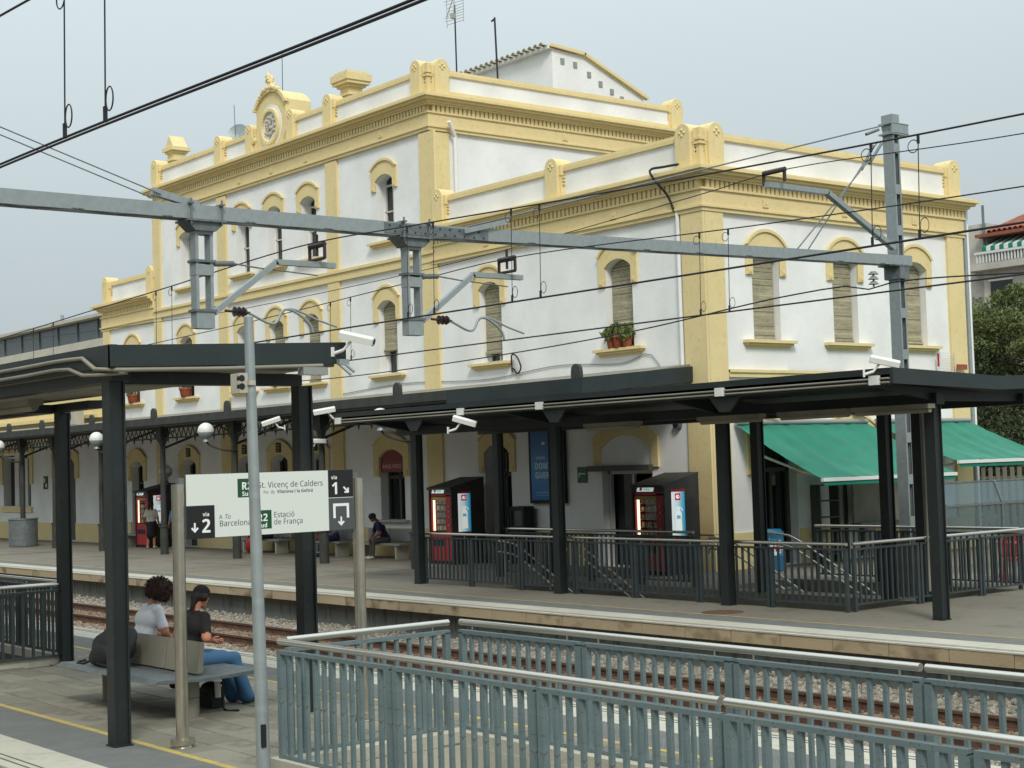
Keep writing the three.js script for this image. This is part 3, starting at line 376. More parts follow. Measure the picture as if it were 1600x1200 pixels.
// ---------- canopies ----------
{ // old iron canopy along the building
  const g = thing('platform_canopy', 'long old dark iron canopy along the front of the station building', 'canopy'), X0 = -80, X1 = -26.2;
  part('roof_sheet', M(ext([[23.0, 4.42], [26.38, 4.86], [26.38, 4.8], [23.0, 4.36]], X1 - X0).rotateY(Math.PI / 2).translate(X0, 0, 0)), m.soffit, g, 'pale weathered roof sheet');
  part('gutter', M(bx(X0, -31.2, 4.26, 4.5, -23.0, -22.86), bx(X0, -31.2, 4.2, 4.27, -23.04, -22.9)), m.oldDark, g);
  part('fascia', M(bx(-31.2, X1, 4.16, 4.5, -22.98, -22.86)), m.darkBlue, g, 'repainted blue-grey fascia');
  part('end_fascia', M(ext([[22.86, 4.14], [26.38, 4.45], [26.38, 4.8], [22.86, 4.5]], 0.08).rotateY(Math.PI / 2).translate(X1, 0, 0)), m.darkBlue, g);
  part('soffit', M(ext([[23.0, 4.3], [26.38, 4.7], [26.38, 4.66], [23.0, 4.26]], X1 - X0).rotateY(Math.PI / 2).translate(X0, 0, 0)), m.oldDark, g);
  const fin = M(ext([[-0.16, 0], [0.16, 0], [0.16, 0.16], ...arc(0.16, 0.16, 0.34, 8).slice(1, -1), [-0.16, 0.16]], 0.08, 0.01));
  const cols = [-28.0, -33.6, -38.1, -43.15, -48.1, -53.0, -57.2, -60.4, -66, -72];
  for (const x of [-26.35, -33.4, -37.8, -42.5, -47.5, -52.4, -56.9, -60.2, -66]) part('finial', fin, m.oldDark, g).position.set(x, 4.48, -22.96);
  for (const x of cols) {
    const c = part('column', M(cyl(0.14, 0.14, 0.9, x, 0, -23.5, 8), cyl(0.17, 0.17, 0.06, x, 0.9, -23.5, 8), cyl(0.1, 0.085, 2.7, x, 0.96, -23.5, 12), cyl(0.09, 0.2, 0.22, x, 3.62, -23.5, 12), box(0.36, 0.5, 0.3, x, 4.05, -23.5)), m.oldDark, g);
    const br = []; for (const s of [-1, 1]) { const p = []; for (let k = 0; k <= 6; k++) { const a = k / 6 * Math.PI / 2; p.push([x + s * (0.1 + 0.75 * (1 - Math.cos(a))), 3.3 + 0.75 * Math.sin(a), -23.5]); } br.push(tube(p, 0.025, 10, 5), new THREE.TorusGeometry(0.14, 0.02, 5, 14).translate(x + s * 0.3, 3.9, -23.5)); } br.push(bar([x, 3.5, -23.5], [x, 4.5, -26.3], 0.05, 0.07)); part('bracket', M(br), m.oldDark, c);
  }
  const lat = []; for (let x = X0; x < X1 - 0.3; x += 0.32) { lat.push(bar([x, 3.86, -23.5], [x + 0.16, 4.16, -23.5], 0.02, 0.03), bar([x + 0.16, 4.16, -23.5], [x + 0.32, 3.86, -23.5], 0.02, 0.03)); if (Math.round(x / 0.32) % 2) lat.push(new THREE.ConeGeometry(0.04, 0.16, 5).rotateX(Math.PI).translate(x, 3.74, -23.5)); }
  lat.push(bx(X0, X1, 4.15, 4.26, -23.53, -23.47), bx(X0, X1, 3.82, 3.87, -23.53, -23.47)); part('lattice_girder', M(lat), m.oldDark, g).userData.kind = 'stuff';
  const gl = [[-60.5, 'globe lamp at the left edge of the picture under the old canopy'], [-51.3, 'white globe lamp seen left of the near dark canopy column'], [-43.3, 'white globe lamp left of the galvanised pole, above the sign'], [-33.75, 'white globe lamp rising behind the newer stair canopy'], [-52.8, 'white globe lamp mostly hidden behind the near dark column']];
  for (const [x, lab] of gl) { const hid = x === -52.8, y = hid ? 2.75 : 3.93, z = hid ? -25.9 : -22.6, t = thing('globe_lamp', lab, 'lamp', [x, y, z], 0, 'globe lamps of the old canopy');
    part('globe', M(new THREE.SphereGeometry(0.25, 24, 12, 0, 6.2832, 0, 1.75)), m.whitePlastic, t); part('lower_shade', M(new THREE.SphereGeometry(0.247, 24, 8, 0, 6.2832, 1.75, 1.2), cyl(0.1, 0.07, 0.1, 0, -0.33, 0)), m.galv, t); part('arm', M(tube([[0, -0.3, 0], [0, -0.42, -0.1], [0.2, -0.6, -0.5], [0.25, -0.62, hid ? -0.5 : -0.9]], 0.03, 14)), m.oldDark, t); }
}
function cctv(lab, pos, turn, tilt = 0.25, s = 1) { const t = thing('security_camera', lab, 'camera', pos, turn, 'white security cameras'), h = sub('housing', t); h.rotation.x = tilt;
  part('shell', M(ext([[-0.07, -0.06], [0.07, -0.06], [0.085, 0.03], [0.05, 0.075], [-0.05, 0.075], [-0.085, 0.03]].map(([x, y]) => [x * s, y * s]), 0.5 * s, 0.012).translate(0, 0, -0.1 * s)), m.whitePlastic, h); part('lens', M(cyl(0.045 * s, 0.045 * s, 0.03, 0, 0, 0, 14).rotateX(Math.PI / 2).translate(0, 0.005, 0.385 * s), box(0.11 * s, 0.09 * s, 0.012, 0, 0.005, 0.402 * s)), m.black, h);
  part('bracket', M(rod([0, -0.06 * s, 0.05], [0, -0.2 * s, -0.05], 0.022 * s), rod([0, -0.2 * s, -0.05], [0, -0.24 * s, -0.2 * s], 0.026 * s), box(0.1 * s, 0.14 * s, 0.03, 0, -0.22 * s, -0.22 * s)), m.whitePlastic, t); return t; }
const hcol = (x, z, h, s = 0.19) => M(box(s, h, 0.02, x, h / 2, z - s / 2 + 0.01), box(s, h, 0.02, x, h / 2, z + s / 2 - 0.01), box(s * 0.7, h, s - 0.04, x, h / 2, z), box(s + 0.03, 0.012, s + 0.03, x, 0.008, z));
const tubeLamp = (a, b, y, z) => M(bx(a, b, y, y + 0.07, z - 0.09, z + 0.09), rod([a + 0.03, y - 0.02, z], [b - 0.03, y - 0.02, z], 0.05));
{ // canopy over the island platform, top left
  const g = thing('island_canopy', 'dark steel canopy on box columns over the island platform bench', 'canopy'), X0 = -46, X1 = -14.3;
  part('fascia', M(bx(X0, X1, 3.7, 3.92, -6.53, -6.45), ext([[6.45, 3.7], [9.13, 3.77], [9.13, 4.0], [6.45, 3.91]], 0.08).rotateY(Math.PI / 2).translate(X1 - 0.04, 0, 0), bx(X0, X1, 3.78, 4.0, -9.13, -9.05)), m.darkBlue, g);
  part('roof_sheet', M(ext([[6.53, 3.8], [9.05, 3.87], [9.05, 3.93], [6.53, 3.86]], X1 - X0 - 0.04).rotateY(Math.PI / 2).translate(X0, 0, 0)), m.dark, g);
  part('soffit', M(bx(X0, X1 - 0.06, 3.69, 3.72, -7.9, -6.54), bx(X0, X1 - 0.06, 3.74, 3.77, -9.04, -7.9)), m.soffit, g, 'pale soffit panel');
  for (const z of [-6.68, -8.98]) part('beam', M(bx(X0, z < -8 ? -20.4 : X1 - 0.25, 3.575, 3.688, z - 0.1, z + 0.1)), m.dark, g);
  for (const [x, dx] of [[-14.85, 0.22], [-21.7, 0], [-28.6, 0], [-35.5, 0], [-42.4, 0]]) { part('cross_beam', M(bx(x - 0.1, x + 0.1, 3.56, 3.685, -8.87, -6.79)), m.dark, g); part('column', hcol(x + dx, -6.63, 3.572, 0.17), m.dark, g); part('column', hcol(x - dx * 0.9, -9.04, 3.572, 0.17), m.dark, g); }
  for (const x of [-17.6, -24.5]) part('tube_light', tubeLamp(x - 1.1, x + 0.4, 3.47, -6.86), m.soffit, g);
  part('conduit', M(tube([[X0, 3.83, -6.42], [-16.6, 3.83, -6.42], [-15.2, 3.83, -6.42], [-14.75, 3.8, -6.42], [-14.5, 3.68, -6.4], [-14.22, 3.665, -6.5], [-14.21, 3.69, -7.5], [-14.21, 3.74, -8.8]], 0.022, 90), tube([[X0, 3.74, -6.42], [-16.6, 3.74, -6.42], [-15.3, 3.74, -6.42], [-15.0, 3.7, -6.42], [-14.8, 3.63, -6.42], [-14.4, 3.64, -6.44], [-14.24, 3.64, -6.6]], 0.02, 90)), m.soffit, g);
  part('junction_box', M(box(0.12, 0.08, 0.3, -14.24, 3.68, -8.7)), m.greyPlastic, g);
  cctv('large white security camera on the corner of the island canopy', [-14.15, 4.05, -9.08], 2.3, 0.25, 0.72);
  const c2 = thing('cable_bracket', 'short grey double bracket under the island canopy corner', 'bracket', [-14.2, 3.78, -9.05]); part('arm', M(rod([0, 0, 0], [0.07, -0.11, -0.1], 0.016), rod([0, -0.02, 0.05], [0.08, -0.14, -0.05], 0.016), box(0.06, 0.06, 0.12)), m.galv, c2);
}
{ // butterfly canopy over the stairs on the far platform
  const g = thing('stair_canopy', 'dark steel canopy with butterfly roof over the underpass stairs', 'canopy'), X0 = -30.2, X1 = -14.75, zf = 19.0, zv = 21.7, zb = 24.4;
  const prof = (a, b) => [[zf, 3.62 + a], [zv, 3.46 + a], [zb, 3.62 + a], [zb, 3.62 + b], [zv, 3.46 + b], [zf, 3.62 + b]];
  part('roof_sheet', M(ext(prof(0.1, 0.18), X1 - X0).rotateY(Math.PI / 2).translate(X0, 0, 0)), m.dark, g);
  for (const x of [X0 - 0.06, X1]) part('end_fascia', M(ext([[zf, 3.66], [zv, 3.58], [zb, 3.66], [zb, 3.88], [zv, 3.8], [zf, 3.9]], 0.06).rotateY(Math.PI / 2).translate(x, 0, 0)), m.darkBlue, g);
  part('fascia', M(bx(X0, X1, 3.64, 3.9, -19.06, -19.0)), m.dark, g); part('fascia', M(bx(X0, X1, 3.64, 3.9, -24.4, -24.34)), m.dark, g);
  for (const z of [-20.55, -22.9]) part('beam', M(bx(X0 + 0.3, X1 - 0.25, 3.36, 3.54, z - 0.1, z + 0.1)), m.dark, g);
  for (const x of [-29.24, -24.33, -19.7, -15.16]) { part('column', hcol(x, -20.55, 3.37), m.dark, g); part('rafter', M(ext([[19.1, 3.66], [20.45, 3.42], [23.0, 3.42], [24.3, 3.66], [24.3, 3.7], [21.7, 3.56], [19.1, 3.7]], 0.12).rotateY(Math.PI / 2).translate(x - 0.06, 0, 0)), m.dark, g); }
  for (const x of [-29.26, -21.04, -17.95, -17.2]) part('column', hcol(x, -22.9, 3.37), m.dark, g);
  for (const y of [3.74, 3.68]) part('conduit', M(rod([X0, y, -18.98], [X1, y, -18.98], 0.016)), m.soffit, g);
  for (const x of [-30.0, -25.4, -22.9, -18.2, -15.0]) part('junction_box', M(box(0.16, 0.14, 0.08, x, 3.72, -18.95)), m.whitePlastic, g);
  for (const x of [-22.3, -19.2, -17.3, -15.7]) part('tube_light', tubeLamp(x - 0.75, x + 0.75, 3.3, -20.25), m.soffit, g);
  for (const x of [-27.2, -22.6, -18.2]) part('gusset', M(ext([[-0.35, 0], [0.35, 0], [0.12, -0.25], [-0.12, -0.25]], 0.05).translate(x, 3.64, -19.1)), m.dark, g);
  part('drain_pipe', M(rod([-17.0, 0.2, -22.75], [-17.0, 3.3, -22.75], 0.022)), m.soffit, g);
  cctv('white security camera on the right corner of the stair canopy', [-14.95, 4.02, -18.95], 2.3, 0.25, 0.85);
  cctv('white security camera on the left end of the stair canopy', [-30.3, 3.98, -18.95], -0.6, 0.15, 0.95);
  cctv('white security camera hanging below the conduit of the stair canopy', [-25.35, 3.56, -18.85], 2.3, 0.3, 0.95);
  cctv('pale camera housing under the old canopy behind the near column', [-39.2, 4.1, -22.7], -0.6, 0.3, 1.05);
  cctv('small white camera on the old canopy column above the sign', [-38.0, 3.45, -23.2], 2.3, 0.05, 0.9);
}
// ---------- railings ----------
function railing(t, runs, mat, o = {}) {           // runs: [x0,z0,x1,z1]; posts in pairs, balusters, top bar, bottom bar, steel handrail on pins
  const bal = M(box(0.034, 0.92, 0.034, 0, 0.57, 0)), pst = M(box(0.06, 1.03, 0.06, 0, 0.515, 0)), pin = M(rod([0, 1.03, 0], [0, 1.1, 0], 0.008, 0.008, 6));
  for (const [x0, z0, x1, z1] of runs) {
    const L = Math.hypot(x1 - x0, z1 - z0), n = Math.max(1, Math.round(L / 1.82)), dx = (x1 - x0) / L, dz = (z1 - z0) / L, P = (s) => [x0 + dx * s, z0 + dz * s];
    for (let k = 0; k < n; k++) { const a = L * k / n + 0.05, b = L * (k + 1) / n - 0.05;
      for (const s of [a, b]) { const [x, z] = P(s); part('post', pst, mat, t).position.set(x, 0, z); const [xx, zz] = P(s + (s === a ? 0.16 : -0.16)); part('pin', pin, m.steel, t).position.set(xx, 0, zz); }
      const nb = Math.round((b - a) / 0.1435); for (let i = 1; i < nb; i++) { const [x, z] = P(a + (b - a) * i / nb); part('baluster', bal, mat, t).position.set(x, 0, z); }
      const A = P(a - 0.03), B = P(b + 0.03); part('top_bar', M(bar([A[0], 1.035, A[1]], [B[0], 1.035, B[1]], 0.06, 0.035)), mat, t); part('bottom_bar', M(bar([A[0], 0.12, A[1]], [B[0], 0.12, B[1]], 0.03, 0.03)), mat, t); }
    const seg = Math.max(1, Math.round(L / 5.46)); for (let k = 0; k < seg; k++) { const A = P(L * k / seg + 0.025), B = P(L * (k + 1) / seg - 0.025); part('handrail', M(rod([A[0], 1.125, A[1]], [B[0], 1.125, B[1]], 0.03, 0.03, 14)), m.steel, t); }
  }
}
{ const t = thing('stairwell_railing', 'blue-grey railing with steel handrail round the stairwell in the foreground', 'railing'); railing(t, [[-12.36, -7.12, -1.45, -7.12], [-12.36, -9.13, -1.45, -9.13], [-12.4, -7.2, -12.4, -9.05]], m.rail);
  const t2 = thing('stairwell_railing', 'dark railing at the left edge beside the far bench column', 'railing'); railing(t2, [[-21.75, -9.13, -30.9, -9.13], [-21.75, -7.12, -30.9, -7.12], [-21.7, -9.05, -21.7, -7.2]], m.railDark);
  const t3 = thing('stair_railing', 'long dark railing in front of the underpass stairs on the station platform', 'railing'); railing(t3, [[-29.2, -20.66, -17.05, -20.66]], m.railDark);
  const t4 = thing('stair_railing', 'dark railing turning back towards the terrace at the right', 'railing'); railing(t4, [[-17.05, -20.75, -17.05, -31.5]], m.railDark);
  const t5 = thing('stair_railing', 'dark railing behind the first stairs, near the vending machines', 'railing'); railing(t5, [[-29.3, -22.95, -22.9, -22.95]], m.railDark);
  const t6 = thing('stair_railing', 'dark railing between the second stairs and the terrace', 'railing'); railing(t6, [[-22.2, -25.84, -17.2, -25.84]], m.railDark); }
for (const [x, z0, z1, lab] of [[-26.4, -21.0, -22.6, 'steel handrails going down the first underpass stairs'], [-22.6, -23.62, -25.45, 'steel handrails going down the second underpass stairs']]) {
  const t = thing('stair_handrail', lab, 'handrail', [0, 0, 0], 0, 'stair handrails'); const lo = 3.4;
  for (const z of [z0, z1]) for (const y of [0.95, 0.72]) part('rail', M(tube([[x - 0.55, y - 0.12, z], [x - 0.6, y, z], [x - 0.1, y, z], [x + 0.1, y - 0.04, z], [x + lo, y - 0.52 * lo, z]], 0.022, 24, 8)), m.steel, t);
  for (const z of [z0, z1]) { part('post', M(rod([x - 0.3, 0, z], [x - 0.3, 0.94, z], 0.02)), m.steel, t); part('post', M(rod([x + 1.2, -0.95, z], [x + 1.2, 0.36, z], 0.02)), m.steel, t); }
}
// ---------- overhead line ----------
const XM = -19.9;
{
  const g = thing('overhead_line_portal', 'galvanised portal with lattice mast, long beam and hanging posts', 'mast', [XM, 0, 0]);
  // mast: two channels tied by batten plates, seen from its open side
  const zc = -26.0, ms = part('mast', M(bx(-0.13, 0.13, 0, 9.3, zc + 0.08, zc + 0.1), bx(-0.13, 0.13, 0, 9.3, zc - 0.1, zc - 0.08), bx(0.118, 0.13, 0, 9.3, zc + 0.06, zc + 0.08), bx(0.118, 0.13, 0, 9.3, zc - 0.08, zc - 0.06), bx(-0.13, -0.118, 0, 9.3, zc - 0.08, zc + 0.08)), m.galv, g);
  for (let k = 0; k < 11; k++) part('batten_plate', M(bx(0.122, 0.136, 0.3 + k * 0.84, 0.5 + k * 0.84, zc - 0.097, zc + 0.097)), m.galv, ms);
  part('mast_cap', M(box(0.28, 0.3, 0.22, 0, 9.35, zc), box(0.34, 0.03, 0.56, 0, 9.31, zc - 0.1), box(0.34, 0.03, 0.56, 0, 9.1, zc - 0.1), box(0.04, 0.2, 0.52, 0.15, 9.205, zc - 0.1)), m.galv, g);
  part('mast_base', M(box(0.8, 0.9, 0.8, 0, 0.45, zc)), m.underWall, g);
  // beam: two channels with diagonal lacing under
  const z0 = 4, z1 = -26.35, yb = 6.2, zs = -14.4, yz = (z) => z < zs ? yb + (zs - z) * 0.0185 : yb, seg = (a, b) => { const q = [[0.1225, 0.095, 0.025, 0.19], [-0.1225, 0.095, 0.025, 0.19], [0.0875, 0.195, 0.095, 0.01], [-0.0875, 0.195, 0.095, 0.01]]; return q.map(([x, dy, w, h]) => bar([x, yz(a) + dy, a], [x, yz(b) + dy, b], w, h)); };
  const bm = part('beam', M(seg(z1, zs), seg(zs, z0)), m.galv, g);
  const lc = []; for (let z = z1 + 0.3; z < z0; z += 1.3) lc.push(bar([-0.12, yz(z) + 0.01, z], [0.12, yz(z + 0.65) + 0.01, z + 0.65], 0.09, 0.012), bar([0.12, yz(z + 0.65) + 0.012, z + 0.65], [-0.12, yz(z + 1.3) + 0.012, z + 1.3], 0.09, 0.012)); part('beam_lacing', M(lc), m.galvDark, bm);
  part('splice_plate', M(bx(0.137, 0.146, yb + 0.02, yb + 0.18, -15.4, -13.4)), m.galvDark, bm); const bolts = []; for (let k = 0; k < 20; k++) bolts.push(box(0.015, 0.025, 0.025, 0.152, yb + 0.055 + 0.09 * (k % 2), -15.3 + k * 0.095)); part('splice_bolts', M(bolts), m.oldDark, bm);
  part('mast_bracket', M(box(0.4, 0.26, 0.3, 0, yb + 0.06, zc), box(0.42, 0.03, 0.5, 0, yb + 0.198, zc + 0.08)), m.galvDark, g);
  const ins = (x, y, z, n = 3, r = 0.075) => { const q = [rod([x, y - 0.16, z], [x, y + 0.16, z], 0.022)]; for (let k = 0; k < n; k++) q.push(cyl(r, r * 0.55, 0.045, x, y - 0.1 + k * 0.08, z, 14)); return M(q); };
  for (const [zp, arm] of [[-13.98, 1], [-10.38, 1]]) {
    const p = sub('hanging_post', g, [0, 0, zp]);
    part('channel', M(bx(-0.085, 0.085, 4.67, yb - 0.02, -0.135, -0.09), bx(-0.085, 0.085, 4.67, yb - 0.02, 0.09, 0.135)), m.galv, p);
    part('batten_plate', M(bx(-0.09, 0.09, 4.67, 4.9, -0.14, 0.14)), m.galv, p);
    part('batten_plate', M(bx(-0.09, 0.09, 5.42, 5.57, -0.14, 0.14)), m.galv, p); part('batten_plate', M(bx(-0.09, 0.09, 6.0, yb - 0.02, -0.14, 0.14)), m.galv, p);
    part('head_plate', M(box(0.4, 0.03, 0.6, 0, yb - 0.02, 0), ext([[-0.3, 0], [0.3, 0], [0.16, -0.13], [-0.16, -0.13]], 0.3).rotateY(Math.PI / 2).translate(-0.15, yb - 0.03, 0)), m.galvDark, p);
    for (const q of [rod([0.18, yb - 0.08, -0.24], [0.18, yb + 0.28, -0.24], 0.015), rod([0.18, yb - 0.08, 0.24], [0.18, yb + 0.28, 0.24], 0.015), bx(-0.18, 0.22, yb + 0.2, yb + 0.225, -0.27, -0.21), bx(-0.18, 0.22, yb + 0.2, yb + 0.225, 0.21, 0.27), box(0.22, 0.035, 0.34, 0, 4.92, 0), box(0.22, 0.035, 0.34, 0, 5.62, 0)]) part('clamp', M(q), m.galvDark, p);
    const c = sub('cantilever', g, [0, 0, zp]);
    part('arm', M(bar([0, 4.9, -0.17], [0, 5.68, -1.2], 0.09, 0.08), bar([0, 5.68, -1.18], [0, 5.68, -2.2], 0.09, 0.08)), m.galv, c);
    part('stay', M(rod([0, 5.6, -0.18], [0, 5.62, -0.5], 0.04), rod([0, 5.62, -0.5], [0, 5.58, -0.9], 0.012), rod([0, 5.58, -0.9], [0, 5.52, -1.9], 0.01)), m.galvDark, c);
    part('top_insulator', M(ins(0, 5.97, -1.9, 0).translate(0, 0, 0), rod([-0.2, 5.97, -1.9], [0.2, 5.97, -1.9], 0.045, 0.045, 10), rod([-0.21, 5.97, -1.9], [-0.21, 5.76, -1.9], 0.026), rod([0.21, 5.97, -1.9], [0.21, 5.76, -1.9], 0.026), rod([-0.21, 5.76, -1.9], [0.21, 5.76, -1.9], 0.026)), m.insul, c);
    part('registration_insulator', M(rod([0, 4.94, -0.35], [0, 4.92, -0.75], 0.02), ...[0, 1, 2].map((k) => rod([0, 4.93, -0.5 - k * 0.07], [0, 4.93, -0.545 - k * 0.07], 0.075, 0.05, 12))), m.insul, c);
    part('registration_arm', M(tube([[0, 4.92, -0.72], [0, 4.78, -1.15], [0, 4.98, -1.3], [0, 4.98, -1.45], [0, 4.78, -1.75], [0, 4.64, -1.8]], 0.02, 30, 6), tube([[0, 4.78, -1.15], [0, 5.0, -1.36], [0, 4.85, -1.9], [0.02, 4.76, -2.2]], 0.016, 20, 6)), m.galv, c);
  }
  { const c = sub('cantilever', g, [0, 0, zc]); part('arm', M(bar([0.1, 6.75, 0.2], [0.1, 7.72, 2.2], 0.12, 0.1), bar([0.1, 7.72, 2.18], [0.1, 7.72, 3.9], 0.12, 0.1)), m.galv, c); part('top_insulator', M(rod([-0.2, 8.0, 3.65], [0.34, 8.0, 3.65], 0.05, 0.05, 10), rod([-0.2, 8, 3.65], [-0.2, 7.77, 3.65], 0.035), rod([0.32, 8, 3.65], [0.32, 7.77, 3.65], 0.035)), m.insul, c);
    part('hanging_insulator', M(rod([0, 6.25, 0.75], [0, 5.95, 0.75], 0.02), ...[0, 1, 2].map((k) => cyl(0.11, 0.05, 0.06, 0, 6.0 + k * 0.1, 0.75, 14))), m.greyPlastic, c); }
  // tie rods from the mast head to the beam
  const ties = [[-22.9, 8.95, 0.1], [-23.4, 8.95, -0.1], [-15.0, 9.25, 0.05]]; for (const [z, y, dx] of ties) part('tie_rod', M(rod([dx, y, zc + 0.3], [dx, yz(z) + 0.21, z], 0.014), rod([dx, y - 0.1, zc + 0.45], [dx, y - 0.35, zc + 0.85].map((v, i) => i === 1 ? y - (y - yb - 0.26) * 0.55 / Math.abs(z - zc) - 0.1 : v), 0.03)), m.galvDark, g);
  part('tie_rod', M(bar([0.16, yb + 0.14, -14.9], [0.16, yb + 0.36, -15.8], 0.06, 0.08)), m.galv, g);
  for (const dx of [-0.15, 0.15]) part('tie_rod', M(rod([dx, 6.5, -9.7], [dx, 9.3, -0.6], 0.009)), m.galvDark, g); part('tie_bracket', M(bar([0.08, yb + 0.2, -10.3], [0.08, yb + 0.34, -9.6], 0.1, 0.1)), m.galv, g);
}
// wires: each line of messenger, contact wire and droppers is one thing
function wireSet(lab, z, mes, con, drops, r = 0.01, rc = 0.012) {
  const t = thing('catenary_wire', lab, 'wire', [0, 0, 0], 0, 'overhead wires'); const me = mes && new THREE.CatmullRomCurve3(mes.map(([x, y, zz]) => V(x, y, zz ?? z)), false, 'centripetal'), co = con && new THREE.CatmullRomCurve3(con.map(([x, y, zz]) => V(x, y, zz ?? z)), false, 'centripetal');
  if (me) part('messenger', M(new THREE.TubeGeometry(me, 120, r, 6)), m.wire, t); if (co) part('contact_wire', M(new THREE.TubeGeometry(co, 120, rc, 6)), m.wire, t);
  const at = (c, x) => { let lo = 0, hi = 1; for (let k = 0; k < 30; k++) { const q = (lo + hi) / 2; c.getPoint(q).x < x ? lo = q : hi = q; } return c.getPoint(lo); };
  for (const x of drops) { const a = at(me, x), b = at(co, x - 0.03); part('dropper', M(rod([a.x, a.y, a.z], [b.x, b.y, b.z], 0.005, 0.005, 5), box(0.02, 0.09, 0.02, a.x, a.y - 0.04, a.z), box(0.02, 0.09, 0.02, b.x, b.y + 0.04, b.z), new THREE.TorusGeometry(0.06, 0.005, 4, 16).translate(a.x - 0.06, a.y - 0.1, a.z), new THREE.TorusGeometry(0.07, 0.005, 4, 16).scale(0.7, 1, 1).translate(b.x + 0.06, b.y + 0.12, b.z)), m.wire, t); }
  return t;
}
wireSet('overhead wires of the nearer hidden track, crossing in front of the building', -12.1, [[-75, 5.9], [-62, 5.5], [-46, 5.4], [-32.5, 5.58], [-27.5, 5.73], [-24.6, 5.82], [-19.86, 5.97], [-17, 5.87], [-13.2, 5.72], [-7.9, 5.57], [4, 5.45]], [[-75, 4.64], [-30, 4.64], [-19.85, 4.645], [-10, 4.62], [4, 4.6]], [-30.4, -29.4, -24.9, -24.3, -17.3, -16.7, -15.05, -14.5, -9.5, -8.95, -4.8]);
wireSet('overhead wires of the track beside the station platform', -15.75, [[-75, 5.9], [-62, 5.55], [-46, 5.4], [-33, 5.59], [-28, 5.69], [-22.4, 5.87], [-19.7, 5.95], [-14.2, 5.74], [-10.5, 5.63], [4, 5.4]], [[-75, 4.64], [-30, 4.64], [-19.6, 4.635], [-10, 4.62], [4, 4.6]], [-37.2, -36.2, -25.1, -24.4, -15.4, -14.85, -9.7], 0.009, 0.012);
wireSet('high wire on the mast arm passing the top of the building corner', -22.3, [[-75, 8.3], [-60, 7.9], [-49.2, 7.58], [-42.5, 7.4], [-39.5, 7.37], [-32.4, 7.42], [-27.7, 7.55], [-21.4, 7.87], [-19.7, 7.98], [-14.4, 7.72], [0, 7.4]], null, [], 0.01);
wireSet('feeder cable hanging from the insulator under the beam at the mast', -25.2, [[-75, 6.2], [-50, 5.7], [-41, 5.38], [-34, 5.42], [-27, 5.65], [-22, 6.0], [-20.2, 6.0], [-19.9, 5.88], [-19.6, 5.97], [-14, 5.7], [0, 5.3]], null, [], 0.016);
wireSet('thick paired wires close to the camera crossing the upper left sky', -3.8, [[-40, 6.1], [-20, 5.95], [-10, 5.69], [-5, 5.48], [4, 5.3]], [[-40, 4.8, -3.7], [-10.05, 4.71, -3.8], [-5.3, 4.61, -3.8], [4, 4.5, -3.8]], [-8.98, -8.4], 0.008, 0.0085);
{ const t = thing('contact_wire', 'second wire of the thick pair in the upper left sky', 'wire'); part('wire', M(tube([[-40, 4.775, -3.7], [-10.05, 4.685, -3.79], [-5.3, 4.585, -3.79], [4, 4.475, -3.79]], 0.0085, 60)), m.wire, t); }
{ // distant lattice mast at the left
  const t = thing('catenary_mast', 'distant grey lattice mast left of the station building', 'mast', [-62, 0, -21.4]); part('mast', M(bx(-0.2, -0.1, 0, 9.6, -0.16, 0.16), bx(0.1, 0.2, 0, 9.6, -0.16, 0.16), ...Array.from({ length: 9 }, (_, k) => bx(-0.2, 0.2, 0.3 + k * 1.1, 0.55 + k * 1.1, -0.17, 0.17))), m.galv, t); part('mast_head', M(box(1.1, 0.1, 0.3, -0.1, 9.4, 0), box(0.5, 0.3, 0.3, 0, 9.6, 0), rod([0, 9.6, 0], [0, 11.2, 0], 0.03), rod([-0.5, 11.1, 0], [0.4, 11.1, 0], 0.02)), m.galvDark, t); part('cantilever', M(bar([0, 6.2, 0.2], [0, 7.1, 3.4], 0.12, 0.1), bar([0, 7.1, 3.4], [0, 7.1, 5.2], 0.12, 0.1)), m.galv, t); }
